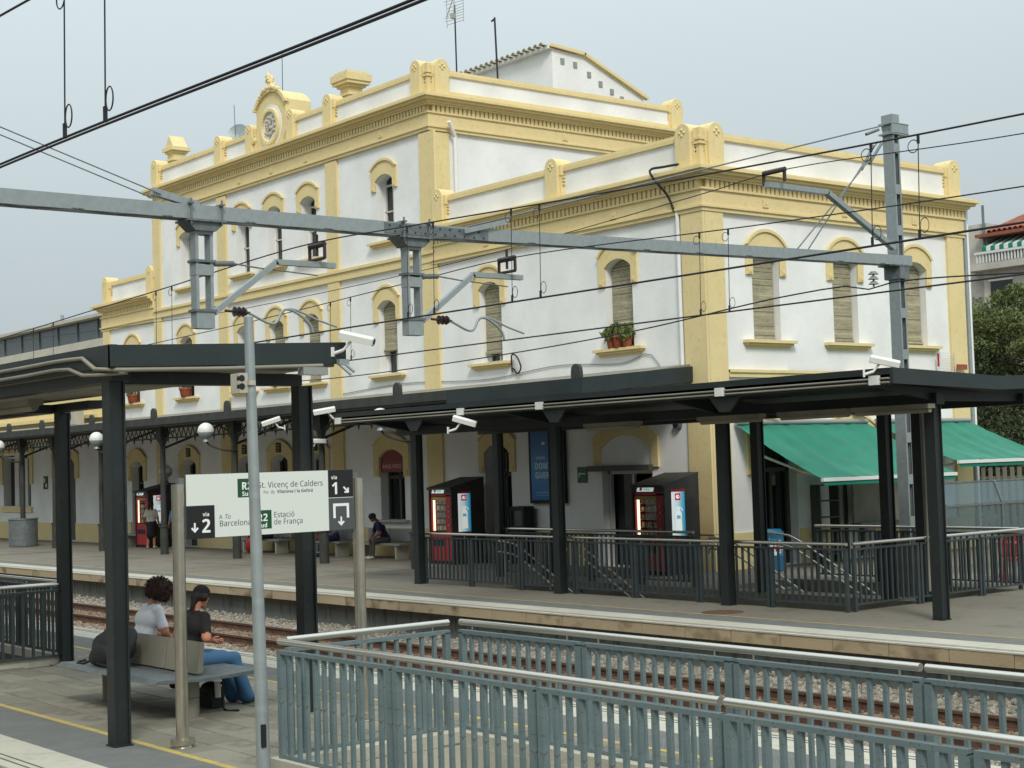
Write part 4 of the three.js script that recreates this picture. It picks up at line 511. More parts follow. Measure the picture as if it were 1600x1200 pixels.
// ---------- signs, machines, furniture ----------
function canvasMat(w, h, draw, o = {}) { const c = document.createElement('canvas'); c.width = w; c.height = h; const x = c.getContext('2d'); draw(x, w, h); const t = new THREE.CanvasTexture(c); t.colorSpace = THREE.SRGBColorSpace; return std({ map: t, roughness: 0.5, ...(o.glow ? { emissiveMap: t, emissive: new THREE.Color(1, 1, 1), emissiveIntensity: o.glow } : {}) }); }
function cleanGlow(mt) { delete mt.glow; return mt; }
const face = (w, h) => new THREE.PlaneGeometry(w, h);     // keeps its own 0..1 uv for flat print
{
  const t = thing('platform_sign', 'white direction sign between two steel posts, via 1 and via 2', 'sign', [-14.06, 0, 0]);
  for (const z of [-7.02, -9.1]) { part('post', M(cyl(0.062, 0.062, 2.54, 0, 0, z, 20)), m.post, t); part('flange', M(cyl(0.12, 0.12, 0.05, 0, 0.03, z, 20), cyl(0.1, 0.09, 0.03, 0, 0, z, 12)), m.post, t); }
  part('panel', M(bx(-0.03, 0.03, 2.0, 2.635, -9.03, -7.085)), m.frameDark, t);
  const mt = canvasMat(1536, 504, (x, w, h) => {
    x.fillStyle = '#d6dbd4'; x.fillRect(0, 0, w, h); const U = (u) => u * w, Vv = (v) => v * h;
    x.fillStyle = '#17181a'; x.fillRect(0, Vv(0.49), U(0.158), h); x.fillRect(U(0.842), 0, w, Vv(0.455)); x.fillStyle = '#4a4d50'; x.fillRect(U(0.842), Vv(0.465), w, h);
    const R2 = (u, v) => { x.fillStyle = '#164a2c'; x.fillRect(U(u), Vv(v), U(0.108), Vv(0.3)); x.fillStyle = '#e9ece6'; x.font = 'bold 84px sans-serif'; x.textAlign = 'center'; x.fillText('R2', U(u + 0.054), Vv(v + 0.175)); x.font = 'bold 50px sans-serif'; x.fillText('Sud', U(u + 0.054), Vv(v + 0.277)); x.textAlign = 'left'; };
    R2(0.293, 0.09); R2(0.382, 0.61);
    const tx = (s, u, v, px, wmax, st = '') => { x.font = `${st} ${px}px sans-serif`; x.fillText(s, U(u), Vv(v), wmax ? U(wmax) : w); };
    x.fillStyle = '#1c1d1f'; tx('St. Vicenç de Calders', 0.412, 0.25, 66, 0.4); tx('Por', 0.444, 0.345, 34); tx('By', 0.488, 0.345, 34, 0, 'italic'); tx('Vilanova i la Geltrú', 0.526, 0.345, 37, 0.25, 'bold');
    tx('A', 0.183, 0.72, 50); tx('To', 0.213, 0.72, 50, 0, 'italic'); tx('Barcelona', 0.183, 0.835, 64, 0.195); tx('Estació', 0.503, 0.735, 62, 0.15); tx('de França', 0.503, 0.85, 62, 0.2);
    x.fillStyle = '#e8eae6'; tx('via', 0.09, 0.66, 42, 0, 'bold'); tx('2', 0.082, 0.92, 150, 0, 'bold'); tx('via', 0.862, 0.15, 42, 0, 'bold'); tx('1', 0.862, 0.4, 140, 0, 'bold');
    const arrow = (cx, cy, a, s, col) => { x.save(); x.translate(cx, cy); x.rotate(a); x.strokeStyle = col; x.lineWidth = s * 0.24; x.lineCap = 'butt'; x.beginPath(); x.moveTo(0, -s * 0.55); x.lineTo(0, s * 0.42); x.stroke(); x.beginPath(); x.moveTo(-s * 0.42, s * 0.05); x.lineTo(0, s * 0.47); x.lineTo(s * 0.42, s * 0.05); x.stroke(); x.restore(); };
    arrow(U(0.045), Vv(0.83), 0, 66, '#e8eae6'); arrow(U(0.955), Vv(0.33), -0.785, 62, '#e8eae6'); arrow(U(0.92), Vv(0.85), 0, 66, '#e8eae6');
    x.strokeStyle = '#e8eae6'; x.lineWidth = 24; x.beginPath(); x.moveTo(U(0.878), Vv(0.8)); x.lineTo(U(0.878), Vv(0.58)); x.lineTo(U(0.964), Vv(0.58)); x.lineTo(U(0.964), Vv(0.8)); x.stroke();
  });
  const f = part('sign_face', face(1.93, 0.625).rotateY(Math.PI / 2), mt, t); f.position.set(0.034, 2.318, -8.058);
  part('side_plate', M(bx(-0.035, 0.02, 1.97, 2.6, -9.09, -9.03), bx(-0.035, 0.02, 1.97, 2.6, -7.085, -7.03)), m.galvDark, t);
}
{ const t = thing('lamp_post', 'bare galvanised pole leaning slightly in front of the sign', 'pole', [-11.83, 0, -6.65]);
  part('pole', M(rod([0.0, 0, 0], [-0.08, 3.97, 0.005], 0.06, 0.041, 20), rod([-0.08, 3.97, 0.005], [-0.08, 3.98, 0.005], 0.041, 0.03, 20)), m.galv, t);
  part('service_door', M(box(0.025, 0.19, 0.04, 0.046, 0.42, 0.022)), m.black, t); part('speaker_box', M(box(0.16, 0.17, 0.12, -0.13, 3.4, 0.06), box(0.1, 0.04, 0.06, -0.06, 3.4, 0.02)), m.edge, t); part('speaker_cone', M(...[3.37, 3.44].map((y) => rod([-0.09, y, 0.1], [-0.045, y, 0.1], 0.028, 0.028, 12))), m.black, t); }
function bench(name, lab, x0, x1, z, face, group) { // simple station bench: seat, back, two legs
  const t = thing(name, lab, 'bench', [0, 0, 0], 0, group), s = face; part('seat', M(bx(x0, x1, 0.4, 0.46, z - 0.26, z + 0.26)), m.greyPlastic, t); part('backrest', M(bx(x0 + 0.1, (x0 + x1) / 2 - 0.02, 0.5, 0.85, z - 0.3 * s - 0.02, z - 0.3 * s + 0.02), bx((x0 + x1) / 2 + 0.02, x1 - 0.1, 0.5, 0.85, z - 0.3 * s - 0.02, z - 0.3 * s + 0.02)), m.greyPlastic, t); for (const x of [x0 + 0.25, x1 - 0.25]) part('leg', M(bx(x - 0.04, x + 0.04, 0, 0.4, z - 0.22, z + 0.22)), m.edge, t); return t; }
bench('platform_bench', 'bench by the wall with the seated man in a dark shirt', -39.7, -37.2, -25.7, 1, 'benches by the station wall'); bench('platform_bench', 'bench by the wall behind the right part of the sign', -43, -40.4, -25.7, 1, 'benches by the station wall'); bench('platform_bench', 'bench by the wall behind the galvanised pole', -46.6, -44.0, -25.7, 1, 'benches by the station wall'); bench('platform_bench', 'bench by the wall near the standing woman', -55.8, -53.6, -25.8, 1, 'benches by the station wall');
{ // two-sided bench on the island platform
  const t = thing('island_bench', 'two-sided metal bench with round legs under the island canopy', 'bench');
  part('seat', M(ext([[7.36, 0.44], [7.42, 0.475], [7.9, 0.45], [8.14, 0.45], [8.62, 0.475], [8.68, 0.44], [8.6, 0.43], [8.1, 0.41], [7.9, 0.41], [7.44, 0.43]], 2.55, 0.004).rotateY(Math.PI / 2).translate(-17.95, 0, 0)), m.galvDark, t);
  for (const [a, b] of [[-18.1, -17.35], [-17.3, -16.42], [-16.38, -15.6]]) part('backrest', M(ext([[7.97, 0.47], [8.05, 0.47], [8.07, 0.8], [8.03, 0.81]], b - a, 0.006).rotateY(Math.PI / 2).translate(a, 0, 0)), m.soffit, t);
  for (const x of [-17.72, -15.8]) part('leg', M(cyl(0.125, 0.125, 0.2, x, 0, -7.96, 12), cyl(0.127, 0.127, 0.2, x, 0.206, -7.96, 12), box(0.3, 0.02, 0.9, x, 0.405, -8.02)), m.soffit, t);
  const p = thing('backpack', 'black backpack leaning on the near side of the island bench', 'backpack', [-17.1, 0.46, -7.7], 0.1); p.scale.set(1.55, 1.05, 1);
  const bp = new THREE.SphereGeometry(1, 24, 18), q = bp.attributes.position; for (let i = 0; i < q.count; i++) { const x = q.getX(i), y = q.getY(i), z = q.getZ(i), pw = (v, e) => Math.sign(v) * Math.abs(v) ** e; q.setXYZ(i, pw(x, 0.75) * 0.25 * (1 - 0.3 * Math.max(0, y)), 0.22 + pw(y, 0.8) * 0.22, pw(z, 0.8) * 0.15 - 0.12 * y + 0.02 * Math.sin(x * 9 + y * 7)); } bp.computeVertexNormals();
  part('bag', M(bp), m.black, p); part('pocket', M(new THREE.SphereGeometry(0.14, 14, 10).scale(1, 0.9, 0.5).translate(0, 0.14, 0.16)), m.black, p); part('strap', M(tube([[-0.2, 0.06, 0.1], [-0.3, 0.015, 0.16], [-0.38, 0.02, 0.14], [-0.32, 0.05, 0.08]], 0.014, 14)), m.black, p);
  const b2 = thing('shoulder_bag', 'black bag with strap and white bottle under the island bench', 'bag', [-16.2, 0, -8.45]); part('bag', M(box(0.34, 0.2, 0.16, 0, 0.11, 0), new THREE.SphereGeometry(0.15, 16, 12).scale(1.15, 0.6, 0.7).translate(0.01, 0.2, 0)), m.black, b2); part('strap', M(tube([[0.15, 0.2, 0], [0.24, 0.3, -0.02], [0.27, 0.12, 0], [0.35, 0.012, 0.02], [0.55, 0.012, -0.05]], 0.012, 24)), m.black, b2); part('bottle', M(cyl(0.035, 0.035, 0.17, 0.2, 0.13, 0.02)), m.whitePlastic, b2);
}
// vending machines
const adMat = cleanGlow(canvasMat(160, 512, (x, w, h) => { const g = x.createLinearGradient(0, 0, w, 0); g.addColorStop(0, '#e8ecea'); g.addColorStop(0.5, '#b9d6de'); g.addColorStop(1, '#1f87ad'); x.fillStyle = g; x.fillRect(0, 0, w, h); x.fillStyle = '#c2281f'; x.fillRect(44, 20, 66, 78); x.fillStyle = '#fff'; x.beginPath(); x.arc(77, 58, 22, 0, 7); x.fill(); x.fillStyle = '#c2281f'; x.beginPath(); x.arc(84, 54, 9, 0, 7); x.fill(); x.strokeStyle = '#f4f6f4'; x.lineWidth = 10; x.beginPath(); x.arc(80, 230, 52, 3.2, 6.1); x.stroke(); x.fillStyle = '#eff2ea'; x.beginPath(); x.moveTo(66, 170); x.lineTo(94, 170); x.lineTo(98, 215); x.quadraticCurveTo(128, 250, 116, 300); x.lineTo(122, 470); x.lineTo(40, 470); x.lineTo(46, 300); x.quadraticCurveTo(34, 250, 62, 215); x.fill(); x.fillStyle = '#6fa9c4'; x.fillRect(58, 270, 46, 40); }, { glow: 0.36 }));
const topMat = canvasMat(256, 64, (x, w, h) => { x.fillStyle = '#cfe6dd'; x.fillRect(0, 0, w, h); x.fillStyle = '#7a1f1c'; x.beginPath(); x.arc(60, 32, 22, 0, 7); x.fill(); x.fillStyle = '#4a8f7a'; x.font = 'bold 34px sans-serif'; x.fillText('enjoy', 104, 44); }, { glow: 0.35 });
m.tubeGlow = std({ color: 0xfff0c8, emissive: new THREE.Color(1, 0.9, 0.62), emissiveIntensity: 1.1 });
m.machine = std({ map: mottled(128, 1.1, [44, 42, 39], [58, 55, 50], 6, 4, 121), roughness: 0.6 }); m.snack = ['#8a6a3a', '#a08a5a', '#6a4a34', '#b0a070', '#7a3430', '#4a6a5a'].map((c) => std({ color: c, roughness: 0.6 }));
function vending(lab, x, z, w, ad0 = true) {
  const t = thing('vending_machine', lab, 'vending machine', [x, 0, z], 0, 'red vending machines'), d = 0.85;
  part('shelter', M(ext([[0, 0], [d + 0.25, 0], [d + 0.25, 2.28], [0, 2.02]].map(([a, b]) => [a, b]), 0.05).rotateY(Math.PI / 2).translate(w / 2, 0, 0), ext([[0, 0], [d + 0.25, 0], [d + 0.25, 2.28], [0, 2.02]], 0.04).rotateY(Math.PI / 2).translate(-w / 2 - 0.04, 0, 0), ext([[-0.05, 2.0], [d + 0.25, 2.28], [d + 0.25, 2.32], [-0.05, 2.06]], w + 0.12).rotateY(Math.PI / 2).translate(-w / 2 - 0.06, 0, 0)), m.machine, t);
  part('cabinet', M(bx(-w / 2, w / 2, 0.1, 0.85, -d, -0.03), bx(w / 2 - 0.26, w / 2, 0.85, 1.86, -d, -0.03), bx(-w / 2, -w / 2 + 0.04, 0.85, 1.86, -d, -0.03), bx(-w / 2, w / 2, 1.82, 1.9, -d, -0.03), bx(-w / 2, w / 2, 0.85, 1.85, -d, -d + 0.1)), m.red, t);
  part('hatch', M(bx(-w / 2 + 0.1, w / 2 - 0.32, 0.5, 0.66, -0.03, -0.015), bx(-w / 2 + 0.02, w / 2 - 0.02, 0.02, 0.1, -0.4, -0.06)), m.black, t);
  for (let s = 0; s < 5; s++) { part('shelf', M(bx(-w / 2 + 0.05, w / 2 - 0.28, 0.9 + s * 0.18, 0.915 + s * 0.18, -0.5, -0.12)), m.galvDark, t); for (let k = 0; k < 5; k++) part('snack', M(box(0.075, rr(0.08, 0.12), 0.05, -w / 2 + 0.16 + k * 0.1, 0.97 + s * 0.18, -0.18)), m.snack[(s * 7 + k * 3) % 6], t); }
  part('window', M(bx(-w / 2 + 0.04, w / 2 - 0.27, 0.86, 1.8, -0.06, -0.05)), new THREE.MeshPhysicalMaterial({ color: 0xffffff, transmission: 1, thickness: 0, roughness: 0.03 }), t);
  part('light_tube', M(bx(-w / 2 + 0.06, -w / 2 + 0.12, 0.9, 1.74, -0.1, -0.07)), m.tubeGlow, t); part('header', M(bx(-w / 2 + 0.04, w / 2 - 0.1, 1.72, 1.8, -0.045, -0.035)), m.paint, t);
  for (const [y, s] of [[1.55, 0.05], [1.42, 0.05], [1.28, 0.045], [1.05, 0.05], [0.7, 0.03]]) part('button_panel', M(box(s, s, 0.012, w / 2 - 0.13, y, -0.022)), m.greyPlastic, t);
  const tp = part('light_box', face(0.55, 0.12), topMat, t); tp.position.set(-0.06, 1.965, 0.012); tp.rotation.x = -0.3; part('light_box_frame', M(box(w, 0.13, 0.05, 0, 1.96, -0.03)), m.machine, t);
  if (!ad0) return t;
  const ad = part('side_advert', face(0.42, 1.02).rotateY(Math.PI / 2), adMat, t); ad.position.set(w / 2 + 0.056, 1.38, -0.42); part('advert_frame', M(bx(w / 2 + 0.05, w / 2 + 0.062, 0.83, 0.87, -0.65, -0.19), bx(w / 2 + 0.05, w / 2 + 0.062, 1.89, 1.95, -0.65, -0.19)), m.red, t);
  return t;
}
vending('red vending machine with lit side advert, left of the stair railing', -34.35, -24.85, 0.95); vending('red vending machine with lit side advert at the building corner', -26.25, -24.85, 1.0); vending('red vending machine behind the standing woman', -53.6, -25.3, 1.0);
{ const t = thing('advertising_poster', 'blue poster in a dark frame on the wall beside the entrance', 'poster', [-31.55, 0, -26.36]); part('case', M(bx(-0.7, 0.72, 1.58, 3.55, 0, 0.09)), m.black, t);
  const p = part('print', face(1.22, 1.8), canvasMat(400, 590, (x, w, h) => { const g = x.createLinearGradient(0, 0, 0, h); g.addColorStop(0, '#23558f'); g.addColorStop(0.5, '#4a8fc4'); g.addColorStop(1, '#2f6aa4'); x.fillStyle = g; x.fillRect(0, 0, w, h); x.fillStyle = '#b9cfe0'; x.font = 'bold 30px sans-serif'; x.fillText('CINEMA', 70, 240); x.font = 'bold 74px sans-serif'; x.fillStyle = '#c8d8e0'; x.fillText('DOMIN', 50, 325); x.fillText('GUERO', 50, 405); x.fillRect(150, 95, 40, 22); x.globalAlpha = 0.35; x.fillRect(60, 520, 260, 12); x.fillRect(60, 545, 200, 8); }), t); p.position.set(0, 2.57, 0.094);
  const e = thing('exit_sign', 'small green exit sign on the wall beside the poster', 'sign', [-30.25, 2.3, -26.38]); part('plate', M(box(0.36, 0.4, 0.02)), std({ color: 0x1c5a34, roughness: 0.5 }), e); part('pictogram', M(box(0.24, 0.035, 0.01, 0.02, 0.03, 0.014), box(0.04, 0.12, 0.01, -0.1, 0, 0.014)), m.frameWhite, e);
  const r = thing('shop_sign', 'red arched shop sign above the ground floor window', 'sign', [-38.86, 0, -26.45]); part('board', M(ext([[-0.62, 2.5], [0.62, 2.5], [0.62, 2.93], ...arc(0.62, 2.93, 3.16, 10).slice(1, -1), [-0.62, 2.93]], 0.04)), std({ color: 0x7c2420, roughness: 0.6 }), r);
  const l = part('lettering', face(1.1, 0.26), canvasMat(320, 76, (x, w, h) => { x.fillStyle = '#7c2420'; x.fillRect(0, 0, w, h); x.fillStyle = '#c08a80'; x.font = 'bold 46px sans-serif'; x.beginPath(); x.arc(24, 40, 16, 0, 7); x.fill(); x.fillText('RAIL PRESS', 48, 56, 264); }), r); l.position.set(0, 2.68, 0.044);
  for (const x of [-43.1, -45.4, -47.7, -51.85]) { const lab = { '-43.1': 'dark square plate on the hood nearest the red shop sign', '-45.4': 'dark square plate on the hood above the sign panel', '-47.7': 'dark square plate on the hood behind the galvanised pole', '-51.85': 'dark square plate on the hood right of the standing woman' }[x]; const q = thing('door_plate', lab, 'sign', [x, 3.42, -26.33], 0, 'plates above the doors'); part('plate', M(box(0.3, 0.34, 0.03)), m.oldDark, q); part('lettering', M(box(0.2, 0.03, 0.01, 0, 0.07, 0.02), box(0.2, 0.03, 0.01, 0, -0.02, 0.02), box(0.14, 0.03, 0.01, -0.03, -0.1, 0.02)), m.paint, q); }
  const c = thing('wall_speaker', 'round grey loudspeaker on the wall by the corner pilaster', 'loudspeaker', [-26.72, 3.45, -26.38]); part('case', M(cyl(0.13, 0.11, 0.09, 0, 0, 0, 18).rotateX(Math.PI / 2)), m.galvDark, c); part('grille', M(cyl(0.08, 0.08, 0.01, 0, 0, 0, 16).rotateX(Math.PI / 2).translate(0, 0, 0.095)), m.black, c);
  const k = thing('information_cabinet', 'black cabinet against the wall left of the poster', 'cabinet', [-32.4, 0, -26.1]); part('body', M(box(0.6, 1.5, 0.35, 0, 0.76, 0)), m.black, k); part('screen', M(box(0.46, 0.4, 0.01, 0, 1.2, 0.18)), m.glass, k);
  const u = thing('plan_board', 'tiny black and white notice on the left wing wall', 'notice', [-65.2, 2.45, -26.38]); part('plate', M(box(0.45, 0.55, 0.02)), m.oldDark, u); part('print', M(box(0.16, 0.2, 0.01, -0.1, 0.1, 0.014), box(0.16, 0.16, 0.01, 0.1, -0.12, 0.014)), m.frameWhite, u);
  const b = thing('litter_bin', 'tall grey-green bin round the left canopy column', 'bin', [-60.4, 0, -23.5]); part('drum', M(cyl(0.55, 0.55, 1.05, 0, 0.02, 0, 28)), m.galvDark, b); part('rim', M(new THREE.TorusGeometry(0.55, 0.03, 8, 30).rotateX(Math.PI / 2).translate(0, 1.07, 0)), m.galvDark, b); }
// bar terrace under the awnings
function awning(lab, z0, z1, yf, xf) { const t = thing('awning', lab, 'awning', [0, 0, 0], 0, 'green awnings of the bar'), n = 24, k = 10, pos = [], idx = []; 
  for (let j = 0; j <= k; j++) for (let i = 0; i <= n; i++) { const v = j / k, u = i / n; pos.push(-25.6 + (xf + 25.6) * v, 3.4 + (yf - 3.4) * v - 0.1 * Math.sin(Math.PI * v) * (0.6 + 0.4 * Math.sin(u * 3.1)) - 0.014 * Math.sin(u * 40 + v * 3) - 0.02 * Math.sin(u * 13 - v * 5) * v - 0.012 * Math.sin((u + v * 0.5) * 70) * (1 - v), z0 + (z1 - z0) * u + 0.06 * (1 - v) * Math.sin(u * 5)); }
  for (let j = 0; j < k; j++) for (let i = 0; i < n; i++) { const a = j * (n + 1) + i; idx.push(a, a + 1, a + n + 1, a + 1, a + n + 2, a + n + 1); }
  const g = new THREE.BufferGeometry(); g.setAttribute('position', new THREE.Float32BufferAttribute(pos, 3)); g.setIndex(idx); g.computeVertexNormals(); part('canvas', M(g), m.canvas, t);
  part('front_bar', M(bx(xf - 0.04, xf + 0.04, yf - 0.07, yf + 0.01, z1 - 0.05, z0 + 0.05)), m.whitePlastic, t); part('valance', M(bx(xf + 0.0, xf + 0.012, yf - 0.16, yf - 0.07, z1, z0)), m.canvas, t); part('roller', M(rod([-25.58, 3.44, z0], [-25.58, 3.44, z1], 0.06, 0.06, 12)), m.greyPlastic, t);
  for (const z of [z0 - 0.5, z1 + 0.5]) part('arm', M(rod([-25.6, 2.75, z], [(-25.6 + xf) / 2, 2.25, z - 0.3], 0.03), rod([(-25.6 + xf) / 2, 2.25, z - 0.3], [xf - 0.02, yf - 0.05, z], 0.03)), m.whitePlastic, t); }
awning('large green canvas awning nearest the building corner', -27.15, -31.95, 2.1, -23.0); awning('green canvas awning at the right end of the bar', -32.3, -36.3, 2.38, -23.1);
{ const t = thing('ice_cream_bin', 'blue round bin with red lettering by the bar door', 'bin', [-24.6, 0, -27.15]); part('drum', M(cyl(0.25, 0.27, 0.86, 0, 0.02, 0, 28)), std({ color: 0x1d5f86, roughness: 0.4 }), t); part('lid', M(cyl(0.28, 0.2, 0.08, 0, 0.88, 0, 28)), std({ color: 0x2b6f8f, roughness: 0.4 }), t);
  const l = part('lettering', new THREE.CylinderGeometry(0.272, 0.266, 0.4, 24, 1, true, 0.1, 1.9), canvasMat(256, 160, (x, w, h) => { x.fillStyle = '#2a7ea6'; x.fillRect(0, 0, w, h); x.fillStyle = '#d9e4e8'; x.beginPath(); x.ellipse(140, 84, 100, 62, -0.3, 0, 7); x.fill(); x.fillStyle = '#b3202a'; x.font = 'italic bold 110px serif'; x.fillText('Ka', 70, 120); }), t); l.position.y = 0.55;
  const f = thing('serving_hatch', 'grey closed serving hatch with a small emblem under the first awning', 'hatch', [-25.56, 0, -32.3]); part('shutter', M(bx(0, 0.06, 0.9, 2.2, -1.15, 1.1)), m.soffit, f); part('emblem', M(box(0.02, 0.14, 0.14, 0.07, 1.42, 0.05)), m.paint, f); part('counter', M(bx(0, 0.35, 0.84, 0.9, -1.3, 1.2)), m.galvDark, f);
  const s = thing('shelf_rack', 'open dark shelf rack against the end wall beside the hatch', 'rack', [-25.4, 0, -30.0]); part('frame', M(box(0.3, 1.9, 0.04, 0, 0.95, 0.35), box(0.3, 1.9, 0.04, 0, 0.95, -0.35)), m.frameDark, s); for (const y of [0.2, 0.75, 1.1, 1.5, 1.88]) part('shelf', M(box(0.3, 0.03, 0.66, 0, y, 0)), m.frameDark, s);
  const w = thing('glass_windscreen', 'glass windscreen with grey posts round the bar terrace', 'windscreen', [-20, 0, 0]); const gm = new THREE.MeshPhysicalMaterial({ color: 0xb9cbd0, transmission: 0.9, thickness: 0, roughness: 0.12 });
  for (let z = -27.4; z > -35; z -= 2.0) { part('post', M(bar([0, 0, z], [0, 1.5, z], 0.06, 0.06), bar([0, 1.5, z], [-0.18, 1.97, z], 0.06, 0.05)), m.galvDark, w); part('pane', M(bx(-0.008, 0.008, 0.82, 1.45, z - 1.96, z - 0.04)), gm, w); part('upper_pane', M(bar([0, 1.5, z - 1], [-0.17, 1.94, z - 1], 1.9, 0.012)), gm, w); for (const y of [0.8, 1.47]) part('rail', M(bx(-0.03, 0.03, y - 0.02, y + 0.02, z - 1.97, z - 0.03)), m.galvDark, w); part('rail', M(bx(-0.2, -0.15, 1.94, 1.97, z - 1.97, z - 0.03)), m.galvDark, w); }
  // terrace furniture
  const ch = thing('terrace_chair', 'red terrace chair behind the nearest terrace table', 'chair', [-19.0, 0, -28.2], 0.4, 'red terrace chairs'); part('seat', M(box(0.44, 0.04, 0.44, 0, 0.45, 0)), m.red, ch); part('backrest', M(ext([[-0.2, 0], [0.2, 0], [0.22, 0.38], ...arc(0.22, 0.38, 0.44, 6).slice(1, -1), [-0.22, 0.38]], 0.03).translate(0, 0.47, -0.22)), m.red, ch); for (const [a, b] of [[-1, -1], [-1, 1], [1, -1], [1, 1]]) part('leg', M(rod([a * 0.19, 0.44, b * 0.19], [a * 0.22, 0, b * 0.22], 0.018)), m.red, ch);
  [[-18.2, -27.1, 2.2, 'red terrace chair closest to the railing corner'], [-18.6, -29.6, 1.2, 'red terrace chair in front of the further table'], [-17.9, -30.8, 3.4, 'red terrace chair behind the further table'], [-19.2, -31.4, 0.2, 'red terrace chair furthest back by the windscreen']].forEach(([x, z, a, l]) => dup(ch, [x, 0, z], a, l));
  const tb = thing('terrace_table', 'terrace table nearest the corner of the right railing', 'table', [-18.6, 0, -27.7], 0, 'terrace tables'); part('top', M(box(0.7, 0.03, 0.7, 0, 0.73, 0)), m.red, tb); part('stem', M(cyl(0.03, 0.03, 0.72, 0, 0, 0), cyl(0.24, 0.2, 0.03, 0, 0, 0)), m.galvDark, tb); dup(tb, [-18.4, 0, -30.2], 0.3, 'terrace table further back among the red chairs'); 
  for (const [z, lab] of [[-31.6, 'black floodlight on the end wall above the first awning'], [-28.35, 'black floodlight on the end wall near the stair canopy column']]) { const l = thing('floodlight', lab, 'floodlight', [-25.5, 3.74, z], 0.7, 'wall floodlights'); part('housing', M(box(0.3, 0.2, 0.16, 0, 0, 0.05)), m.black, l); part('glass', M(box(0.24, 0.14, 0.01, 0, 0, 0.135)), m.galv, l); part('bracket', M(box(0.36, 0.04, 0.05, 0, -0.12, 0), rod([0, -0.1, 0], [-0.08, 0.12, -0.12], 0.02)), m.black, l); }
  const br = thing('drying_rack', 'small wire rack with an orange cloth on the end wall corner', 'rack', [-25.6, 4.75, -35.4]); const q = []; for (let k = 0; k < 8; k++) q.push(rod([0.03, k * 0.07, -0.35], [0.03, k * 0.07, 0.35], 0.005, 0.005, 4)); for (const z of [-0.35, 0.35]) q.push(rod([0.03, -0.02, z], [0.03, 0.55, z], 0.012)); part('wires', M(q), m.frameWhite, br); part('cloth', M(box(0.05, 0.14, 0.42, 0.1, 0.12, -0.55)), m.terracotta, br); part('cloth', M(box(0.03, 0.35, 0.05, 0.06, 0.3, 0.42)), m.red, br); }
// plants on window sills
function leaves(n, rad, size, flat = 1, up = 0) { const pos = []; for (let i = 0; i < n; i++) { const d = V(rr(-1, 1), rr(-1, 1), rr(-1, 1)); if (d.length() > 1) { i--; continue; } const c = d.clone().multiply(V(rad, rad * flat, rad)), a = V(rr(-1, 1), rr(-1, 1) + up, rr(-1, 1)).normalize(), b = V(rr(-1, 1), rr(-1, 1), rr(-1, 1)).cross(a).normalize(), s = size * rr(0.6, 1.3); const p = (u, v) => c.clone().addScaledVector(a, u * s).addScaledVector(b, v * s); const q = [p(-1, 0), p(0, -0.3), p(1, 0), p(-1, 0), p(1, 0), p(0, 0.3)]; for (const w of q) pos.push(w.x, w.y, w.z); } const g = new THREE.BufferGeometry(); g.setAttribute('position', new THREE.Float32BufferAttribute(pos, 3)); g.computeVertexNormals(); return g; }
const potG = (r, h) => lathe([[0, 0], [r * 0.72, 0], [r * 0.95, h * 0.82], [r * 1.06, h * 0.82], [r * 1.06, h], [r * 0.9, h], [r * 0.88, h * 0.85], [0, h * 0.85]], 18);
for (const [x, dx, r, lab] of [[-28.65, -0.24, 0.13, 'left terracotta pot with spiky plant on the sill by the building corner'], [-28.65, 0.04, 0.16, 'middle terracotta pot with spiky plant on the sill by the building corner'], [-28.65, 0.33, 0.13, 'right terracotta pot with spiky plant on the sill by the building corner'], [-51.87, 0, 0.24, 'terracotta pot with bushy plant on the sill at the main block left end'], [-56.35, 0.1, 0.24, 'terracotta pot with bushy green plant on the leftmost upper sill'], [-45.35, 0.05, 0.2, 'low terracotta pot on the sill above the sign']]) {
  const h = r * (r > 0.2 ? 1.35 : 1.9), t = thing('flower_pot', lab, 'flower pot', [x + dx, 5.42, -26.3]); part('pot', M(potG(r, h)), m.terracotta, t); const big = r > 0.2; part('plant', M(leaves(big ? 420 : 160, big ? 0.38 : 0.22, big ? 0.07 : 0.13, big ? 0.75 : 0.7, big ? 0 : 1.2).translate(0, h + (big ? 0.22 : 0.1), 0)), m.leaf[big ? 1 : 0], t); }
{ const t = thing('air_conditioner', 'grey air conditioner box on the lower roof beside the canopy', 'air conditioner', [-60.2, 4.75, -25.6]); part('case', M(box(0.95, 0.7, 0.4, 0, 0.35, 0)), m.edge, t); part('fan_grille', M(cyl(0.24, 0.24, 0.02, 0, 0, 0, 20).rotateX(Math.PI / 2).translate(-0.1, 0.35, 0.2)), m.oldDark, t); part('foot', M(box(0.9, 0.05, 0.3, 0, -0.02, 0)), m.galvDark, t); }
